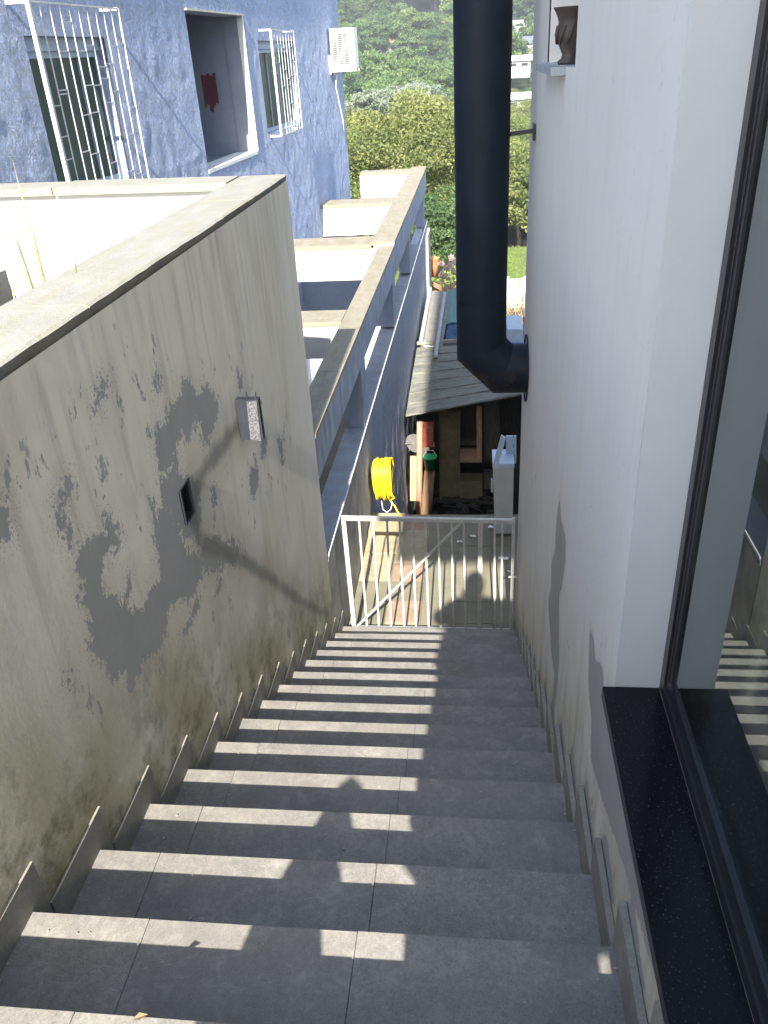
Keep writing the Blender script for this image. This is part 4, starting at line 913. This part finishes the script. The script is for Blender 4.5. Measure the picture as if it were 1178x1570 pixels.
LB = {'olive': 'olive yellow fine leaved tree in the canopy of the valley floor', 'green': 'mid green leafy tree on the wooded hillside', 'dark': 'dark green dense tree on the wooded hillside', 'lime': 'bright lime green tree on the wooded hillside', 'rust': 'rusty brown tree among the green hillside', 'silver': 'silvery white leaved shrub showing in the olive canopy'}
HOUSES = [(640, 70, 205, 26), (612, 73, 200, 26), (572, 72, 215, 24), (684, 42, 250, 22), (645, 1, 330, 60), (796, 100, 150, 34), (796, 160, 112, 36), (812, 74, 170, 28), (800, 12, 300, 40), (792, 45, 230, 28)]
def hides(x, y, z, r):
    c = M @ Vector((x, y, z))
    u, v = 589 + FPX*c.x/c.z, 785 + FPX*c.y/c.z; rp = r*FPX/c.z
    return any(y < Y + 6 and abs(u-hu) < hw*.45 + rp*.55 and hv - 8 < v + rp*.2 and v - rp < hv + 2 for hu, hv, Y, hw in HOUSES)
def inview(x, y, z, r):
    c = M @ Vector((x, y, z)); u = 589 + FPX*c.x/c.z; rp = r*FPX/c.z
    return 500 - rp < u < 860 + rp
def where(x, y, z):
    c = M @ Vector((x, y, z)); u = 589 + FPX*c.x/c.z
    return 'right of the flue' if u > 782 else 'hidden near the flue' if u > 690 else 'between the blue house and the flue' if u > 525 else 'behind the blue house'
def slope(y): return 'lower' if y < 175 else 'middle' if y < 260 else 'upper'
def tree(key, x, y, z, sc, rot, name, label, group=None, sz=1.0):
    cm, tm, ch, rx = protos[key]; e = empty(name, (x, y, z), label, 'tree', group); e.scale = (sc, sc, sc*sz); e.rotation_euler = (0, 0, rot)
    for nm, me, dz in (('trunk', tm, 0), ('crown', cm, ch)):
        o = bpy.data.objects.new(nm, me); C.objects.link(o); o.parent = e; o.location = (0, 0, dz)
    return e
rt = random.Random(5)
KD = {'green': 'mid green leafy', 'dark': 'dark green dense', 'lime': 'bright lime green', 'rust': 'rusty brown', 'olive': 'pale olive'}
# valley canopy
cnt = 0
y = 38.0
while y < 122:
    n = 4 + int((y*.34)/4.0); x0, x1 = -y*.145 - 4, y*.10 + 4
    k = max(3, int((x1-x0)/4.3))
    for i in range(k):
        x = x0 + (x1-x0)*(i + rt.uniform(.2, .8))/k; s = rt.uniform(.85, 1.25)
        key = rt.choice(['olive0', 'olive1', 'olive0', 'olive1', 'olive1'])
        if (y < 46 and x > -1.4) or hides(x, y, terrain(x, y)+3.5, 3): continue
        tree(key, x, y + rt.uniform(-2, 2), terrain(x, y) + rt.uniform(-.3, .6), s, rt.uniform(0, 6.28), 'olive_green_tree', 'olive yellow tree, %s rows of the canopy, %s' % ('near' if y < 62 else 'middle' if y < 92 else 'far', where(x, y, -6)), 'valley canopy trees, %s rows, %s' % ('near' if y < 62 else 'middle' if y < 92 else 'far', where(x, y, -6))); cnt += 1
    y += 4.6
for (u, v, Y) in ((572, 189, 86), (585, 190, 84), (598, 186, 86), (610, 184, 88), (620, 180, 90), (636, 176, 93), (648, 172, 95), (562, 192, 84)):
    p = at(u, v, Y); tree('silver0', p.x, p.y, p.z - 1.1 , .95, rt.uniform(0, 6), 'silver_shrub', LB['silver'], 'silvery shrubs in the valley canopy')
# hillside
y = 126.0
while y < 520:
    sp = 7.2 if y < 220 else 10 if y < 350 else 14
    x0, x1 = -y*.15 - 6, y*.12 + 6; k = max(3, int((x1-x0)/sp))
    for i in range(k):
        x = x0 + (x1-x0)*(i + rt.uniform(.1, .9))/k; s = rt.uniform(.75, 1.2) * (1 if y < 220 else 1.3 if y < 350 else 1.9)
        key = rt.choices(['green0', 'green1', 'dark0', 'dark1', 'lime0', 'rust0', 'olive0'], [5, 4, 2.5, 2.5, 3, 1, 2])[0]
        kk = key.rstrip('01')
        if hides(x, y, terrain(x, y)+4*s, 4*s) or not inview(x, y, terrain(x, y)+4, 4*s): continue
        tree(key, x, y + rt.uniform(-3, 3), terrain(x, y) - .5, s * (1.6 if key == 'olive0' else 1), rt.uniform(0, 6.28), 'hillside_tree', '%s tree on the %s wooded slope, %s' % (KD[kk], slope(y), where(x, y, terrain(x, y))), '%s trees, %s slope, %s' % (kk, slope(y), where(x, y, terrain(x, y))), rt.uniform(.8, 1.15)); cnt += 1
    y += sp * .85
print('trees', cnt)
# nearer trees around the yard
p = at(672, 330, 33); tree('near0', p.x + .45, p.y, -8.9, .72, .4, 'broadleaf_tree', 'dense dark green tree just beyond the end of the beam frame', None)
p = at(672, 330, 40); tree('dark0', p.x + 1.2, 46, -10.2, .62, 1.4, 'broadleaf_tree', 'shadowy tree standing behind the dense dark tree left of the flue', None)
p = at(672, 380, 24); tree('nearlime', p.x, p.y, -7.9, .62, 2.0, 'garden_shrub', 'fresh green shrub above the orange pot', None)
p = at(795, 330, 46); tree('shrub_y', p.x, p.y, -9.6, 1.9, .5, 'garden_shrub', 'yellow green shrub behind the lawn right of the flue', None)
p = at(800, 372, 45); tree('near0', p.x + 2.2, p.y + 1, -10.2, .6, .9, 'garden_shrub', 'dark low shrub at the far edge of the lawn', None)
# dry brush by the fence, blossoms by the timber
m_dry = simple('dry_stems', (.34, .26, .16), .9, .4, 8)
def clump(name, c, n, L, spread, mat, label, cat, w_=.012, sd=1):
    r = random.Random(sd); t = B()
    for i in range(n):
        a = Vector((c[0] + r.uniform(-spread, spread), c[1] + r.uniform(-spread, spread), c[2])); b = a + Vector((r.uniform(-.5, .5)*L, r.uniform(-.5, .5)*L, L*r.uniform(.5, 1)))
        tube(t, [a, (a+b)/2 + Vector((r.uniform(-.1, .1)*L, 0, .05*L)), b], [w_, w_*.7, w_*.3], 4, False)
    return tag(obj(name, t, mat), label, cat, kind='stuff')
p = at(793, 486, 24); clump('dry_brush', (p.x + .1, p.y, p.z - .5), 120, 1.2, .55, m_dry, 'heap of dry brown stems in front of the white fence', 'brushwood', .018)
p = at(800, 505, 20); clump('dry_brush', (p.x + .25, p.y, p.z - .2), 50, .7, .3, m_greywood, 'dark tangle of dry stems beside the white house corner', 'brushwood', .02, 4)
cm = crown_mesh('blossoms', 21, 26, 60, .035, .45, .6, L_pink); p = at(691, 432, 18.0)
e = empty('flowering_shrub', (p.x, p.y, p.z - .9), 'pink and white flowering shrub left of the flue above the teal sheets', 'shrub')
o = bpy.data.objects.new('blossoms', cm); C.objects.link(o); o.parent = e; o.location = (0, 0, .9); o.scale = (.62, .62, .95)
t = B(); tube(t, [(p.x, p.y, p.z - .9), (p.x, p.y, p.z)], [.03, .01], 6); obj('stem', t, m_bark, e)

# ------------------------------------------------------------------ far houses and the pole
m_rooforange = simple('far_clay_roof', (.36, .19, .12), .85, .2, 1); m_roofgrey = simple('far_grey_roof', (.40, .43, .48), .7, .1, 1); m_farwall = simple('far_pale_wall', (.42, .40, .36), .85, .08, 1); m_farwhite = simple('far_white_wall', (.42, .42, .42), .8, .05, 1); m_roofdark = simple('far_dark_roof', (.12, .13, .17), .7, .1, 1); m_rooftin = simple('far_white_roof', (.50, .52, .54), .6, .05, 1)
def far_house(u, v, Y, w_, h, rf, wall, roofm, label, flat=False, dz=0):
    w_ *= .72; h *= .8; p = at(u, v, Y); x, z = p.x, p.z + dz; d = w_*.7; e = empty('hill_house', (x, Y, z - h/2 - 4), label, 'house')
    t = B(); box(t, x-w_/2, x+w_/2, Y, Y+d, z-h/2-1.2, z+h/2); obj('wall', t, wall, e)
    t = B(); o_ = .35
    if flat: box(t, x-w_/2-o_, x+w_/2+o_, Y-o_, Y+d+o_, z+h/2+.01, z+h/2+rf)
    else:
        a = [(x-w_/2-o_, Y-o_, z+h/2+.01), (x+w_/2+o_, Y-o_, z+h/2+.01), (x+w_/2+o_, Y+d+o_, z+h/2+.01), (x-w_/2-o_, Y+d+o_, z+h/2+.01)]; vs = [t.verts.new(q_) for q_ in a]
        r1, r2 = t.verts.new((x-w_/2-o_, Y+d/2, z+h/2+rf)), t.verts.new((x+w_/2+o_, Y+d/2, z+h/2+rf))
        t.faces.new((vs[0], vs[1], r2, r1)); t.faces.new((vs[2], vs[3], r1, r2)); t.faces.new((vs[1], vs[2], r2)); t.faces.new((vs[3], vs[0], r1)); t.faces.new(vs[::-1])
    obj('roof', t, roofm, e)
    n = max(2, int(w_/2.4))
    for i in range(n):
        cx = x - w_/2 + w_*(i+.5)/n; t = B(); box(t, cx-.5, cx+.5, Y-.03, Y+.02, z-h*.12, z+h*.25); obj('window', t, m_dark, e)
far_house(640, 70, 205, 7, 2.6, 1.6, m_farwhite, m_roofgrey, 'white hillside house with a grey roof, right of the reddish roofed one')
far_house(612, 73, 200, 7, 2.4, 1.5, m_farwall, m_rooforange, 'pale hillside house with a reddish roof left of the white one')
far_house(572, 72, 215, 6, 2.2, 1.4, m_farwall, m_rooforange, 'small house with an orange roof half hidden among rusty trees')
far_house(684, 42, 250, 7, 2.4, 1.6, m_farwall, m_rooforange, 'hillside house with an orange roof touching the left edge of the flue')
far_house(645, 1, 330, 26, 5, 1.0, m_farwhite, m_rooftin, 'long white building at the top of the hill', True)
far_house(796, 100, 150, 5, 1.5, .8, m_farwhite, m_rooftin, 'upper white roofed house right of the flue', True)
far_house(796, 160, 112, 4, 1.3, .7, m_farwhite, m_rooftin, 'lower white roofed house right of the flue', True)
far_house(812, 74, 170, 6, 1.8, 1.2, m_farwall, m_roofdark, 'dark roofed house beside the white house corner')
far_house(800, 12, 300, 14, 8, 1.0, m_farwhite, m_roofgrey, 'tall white building at the top of the hill right of the flue', True)
far_house(792, 45, 230, 8, 2.2, 1.0, m_farwhite, m_rooftin, 'small white walled house midway up the hill right of the flue', True)
pp = at(658, 186, 70); pt = at(658, 140, 70); up = empty('utility_pole', (pp.x, 70, pp.z - 6), 'slim pale utility pole rising from the olive canopy', 'utility pole')
t = B(); tube(t, [(pp.x, 70, pp.z - 6), (pt.x, 70, pt.z)], [.13, .09], 8); obj('pole', t, m_farwhite, up, True)
t = B(); bar(t, (pt.x - .4, 70, pt.z - .3), (pt.x + .4, 70, pt.z - .3), .06); obj('crossarm', t, m_greywood, up)

# ------------------------------------------------------------------ the photographer on the landing (seen only as a shadow and in the window)
def skin_figure(name, joints, edges, radii, mat, parent, root=0):
    me = bpy.data.meshes.new(name); me.from_pydata(joints, edges, []); o = bpy.data.objects.new(name, me); C.objects.link(o)
    o.modifiers.new('skin', 'SKIN'); sv = me.skin_vertices[0].data
    for i, r in enumerate(radii): sv[i].radius = r if isinstance(r, tuple) else (r, r); sv[i].use_root = (i == root)
    md = o.modifiers.new('sub', 'SUBSURF'); md.levels = 2; md.render_levels = 2
    dg = bpy.context.evaluated_depsgraph_get(); ev = o.evaluated_get(dg); m2 = bpy.data.meshes.new_from_object(ev); m2.materials.clear()
    C.objects.unlink(o); bpy.data.objects.remove(o); o = link(name, m2, mat, parent, True); return o
m_coat = simple('dark_coat', (.03, .033, .045), .85, .3); m_skin = simple('skin', (.42, .26, .19), .55, .1); m_hair = simple('dark_hair', (.02, .015, .012), .6, .3)
pxp, pyp = .035, -.30; z0 = SZ0
pe = empty('person', (pxp, pyp, z0), 'person in a long dark coat on the landing holding up a phone', 'person')
J = [(0, 0, .98), (0, .0, 1.20), (0, .01, 1.42), (0, .02, 1.53), (-.10, 0, .92), (-.10, .02, .50), (-.10, -.02, .09), (-.10, .12, .04), (.10, 0, .92), (.10, .02, .50), (.10, -.02, .09), (.10, .12, .04),
     (-.17, .0, 1.38), (-.22, .04, 1.08), (-.08, .20, 1.34), (.17, .0, 1.38), (.205, .04, 1.08), (.02, .20, 1.34)]
E_ = [(0,1),(1,2),(2,3),(0,4),(4,5),(5,6),(6,7),(0,8),(8,9),(9,10),(10,11),(2,12),(12,13),(13,14),(2,15),(15,16),(16,17)]
Rr = [(.17,.12),(.15,.11),(.16,.11),.055,.10,.075,.05,.04,.10,.075,.05,.04,.065,.05,.035,.065,.05,.035]
skin_figure('body', J, E_, Rr, m_coat, pe)
for nm_, cx_, pr_ in (('coat_skirt', .085, [(.19, .42), (.185, .7), (.19, .845)]), ('coat', .045, [(.20, .83), (.232, .86), (.238, 1.25), (.232, 1.42), (.17, 1.52), (.075, 1.60)])):
    t = B(); lathe(t, (cx_, pyp, z0), pr_, 28)
    for v in t.verts: v.co.y = pyp + (v.co.y-pyp)*.6
    obj(nm_, t, m_coat, pe, True)
t = B(); tube(t, [(.255, pyp, z0 + 1.46), (.268, pyp, z0 + 1.1), (.268, pyp, z0 + .80)], [.05, .045, .035], 10); obj('sleeve', t, m_coat, pe, True)
for e_, zz_ in ((-.235, 1.36), (.275, 1.47)):
    t = B(); tube(t, [(pxp, pyp, z0 + 1.50), ((pxp + e_)/2, pyp + .02, z0 + 1.46), (e_, pyp + .05, z0 + zz_), (e_*.6 + .02, pyp + .16, z0 + 1.40)], [.085, .10, .075, .05], 12); obj('sleeve', t, m_coat, pe, True)
t = B(); bmesh.ops.create_uvsphere(t, u_segments=20, v_segments=14, radius=1, matrix=Matrix.Translation((pxp, pyp + .03, z0 + 1.70)) @ Matrix.Diagonal((.080, .098, .125, 1))); obj('head', t, m_skin, pe, True)
t = B(); bmesh.ops.create_uvsphere(t, u_segments=20, v_segments=14, radius=1, matrix=Matrix.Translation((pxp, pyp - .01, z0 + 1.73)) @ Matrix.Diagonal((.088, .095, .115, 1))); obj('hair', t, m_hair, pe, True)
for sx in (-1, 1):
    h0 = Vector((.02 + sx*.055, -.09, -.13))
    t = B(); bmesh.ops.create_uvsphere(t, u_segments=10, v_segments=8, radius=1, matrix=Matrix.Translation(h0) @ Matrix.Diagonal((.022, .030, .042, 1)))
    for f_ in range(4): tube(t, [h0 + Vector((0, .015, .02 - .014*f_)), h0 + Vector((-sx*.004, .035, .03 - .016*f_)), h0 + Vector((-sx*.03, .046, .034 - .018*f_))], [.008, .0075, .006], 6)
    tube(t, [h0 + Vector((0, -.01, .01)), h0 + Vector((-sx*.02, -.02, .03)), h0 + Vector((-sx*.03, -.02, .045))], [.009, .008, .006], 6)
    obj('hand', t, m_skin, pe, True)
t = B(); box(t, -.075, .075, -.062, -.053, -.12, -.035); tag(obj('phone', t, m_dark), 'dark phone held up in both hands on the landing', 'phone')
# invented cone on a stand, added to cast the second shadow on the steps
bs = empty('shadow_cone_prop', (-.40, -.2, z0), 'unseen cone on a thin stand, added to shadow the steps', 'shadow prop')
t = B(); lathe(t, (-.415, -.2, z0), [(.01, .665), (.095, .67), (.082, .72), (.062, .76), (.045, .80), (.01, .835)], 20); obj('shadow_cone', t, m_wood, bs, True)
for i in range(3):
    a = i*2.09; t = B(); tube(t, [(-.395 + .12*math.cos(a), -.2 + .12*math.sin(a), z0), (-.395, -.2, z0 + .67)], .004, 5); obj('shadow_cone_leg', t, m_alu, bs)
# a fallen leaf and grit on the first step
def leaf(x, y, z, L, a, mat, label):
    t = B(); vs = [t.verts.new((x + L*math.cos(a)*c_ - L*math.sin(a)*d_, y + L*math.sin(a)*c_ + L*math.cos(a)*d_, z + e_)) for c_, d_, e_ in ((-.5, 0, .001), (0, .22, .006), (.5, 0, .002), (0, -.22, .004))]
    t.faces.new(vs); bmesh.ops.solidify(t, geom=t.faces[:], thickness=.0008); tag(obj('fallen_leaf', t, mat), label, 'leaf')
d = pray(215, 1560); p = d*((SZ0+.002)/d.z); leaf(p.x, p.y, SZ0 + .002, .03, .4, m_dry, 'small curled dry leaf on the nearest step edge')
# grit and crumbs of plaster along the skirtings
rg = random.Random(3); t = B()
for i in range(420):
    k = rg.randint(0, 13); y, z = nos(k); side = rg.random(); yy_ = y - T_ + .01 + (rg.random()**1.7)*.26
    x_ = XL + .004 + rg.random()**3*.25 if side < .45 else XR - .004 - rg.random()**3*.22 if side < .85 else rg.uniform(XL, XR)
    s_ = rg.uniform(.0012, .0042); bmesh.ops.create_icosphere(t, subdivisions=1, radius=s_, matrix=Matrix.Translation((x_, yy_, z + s_*.5 + .0012)) @ Matrix.Diagonal((1.3, rg.uniform(.7, 1.4), .7, 1)))
tag(obj('grit', t, simple('plaster_grit', (.36, .34, .29), .9, .4, 300)), 'loose grit and plaster crumbs along the step edges', 'grit', kind='stuff')

# ------------------------------------------------------------------ air between here and the hill
t = B(); box(t, -640, 640, -60, 1650, -16, 300)
hz = bpy.data.materials.new('air'); hz.use_nodes = True; hz.node_tree.nodes.clear(); ho = hz.node_tree.nodes.new('ShaderNodeOutputMaterial'); pv = hz.node_tree.nodes.new('ShaderNodeVolumePrincipled')
pv.inputs['Color'].default_value = (.86, .92, 1, 1); pv.inputs['Density'].default_value = .00105; pv.inputs['Anisotropy'].default_value = .2; hz.node_tree.links.new(pv.outputs[0], ho.inputs['Volume'])
tag(obj('haze', t, hz), 'pale air over the valley', 'haze', kind='stuff')
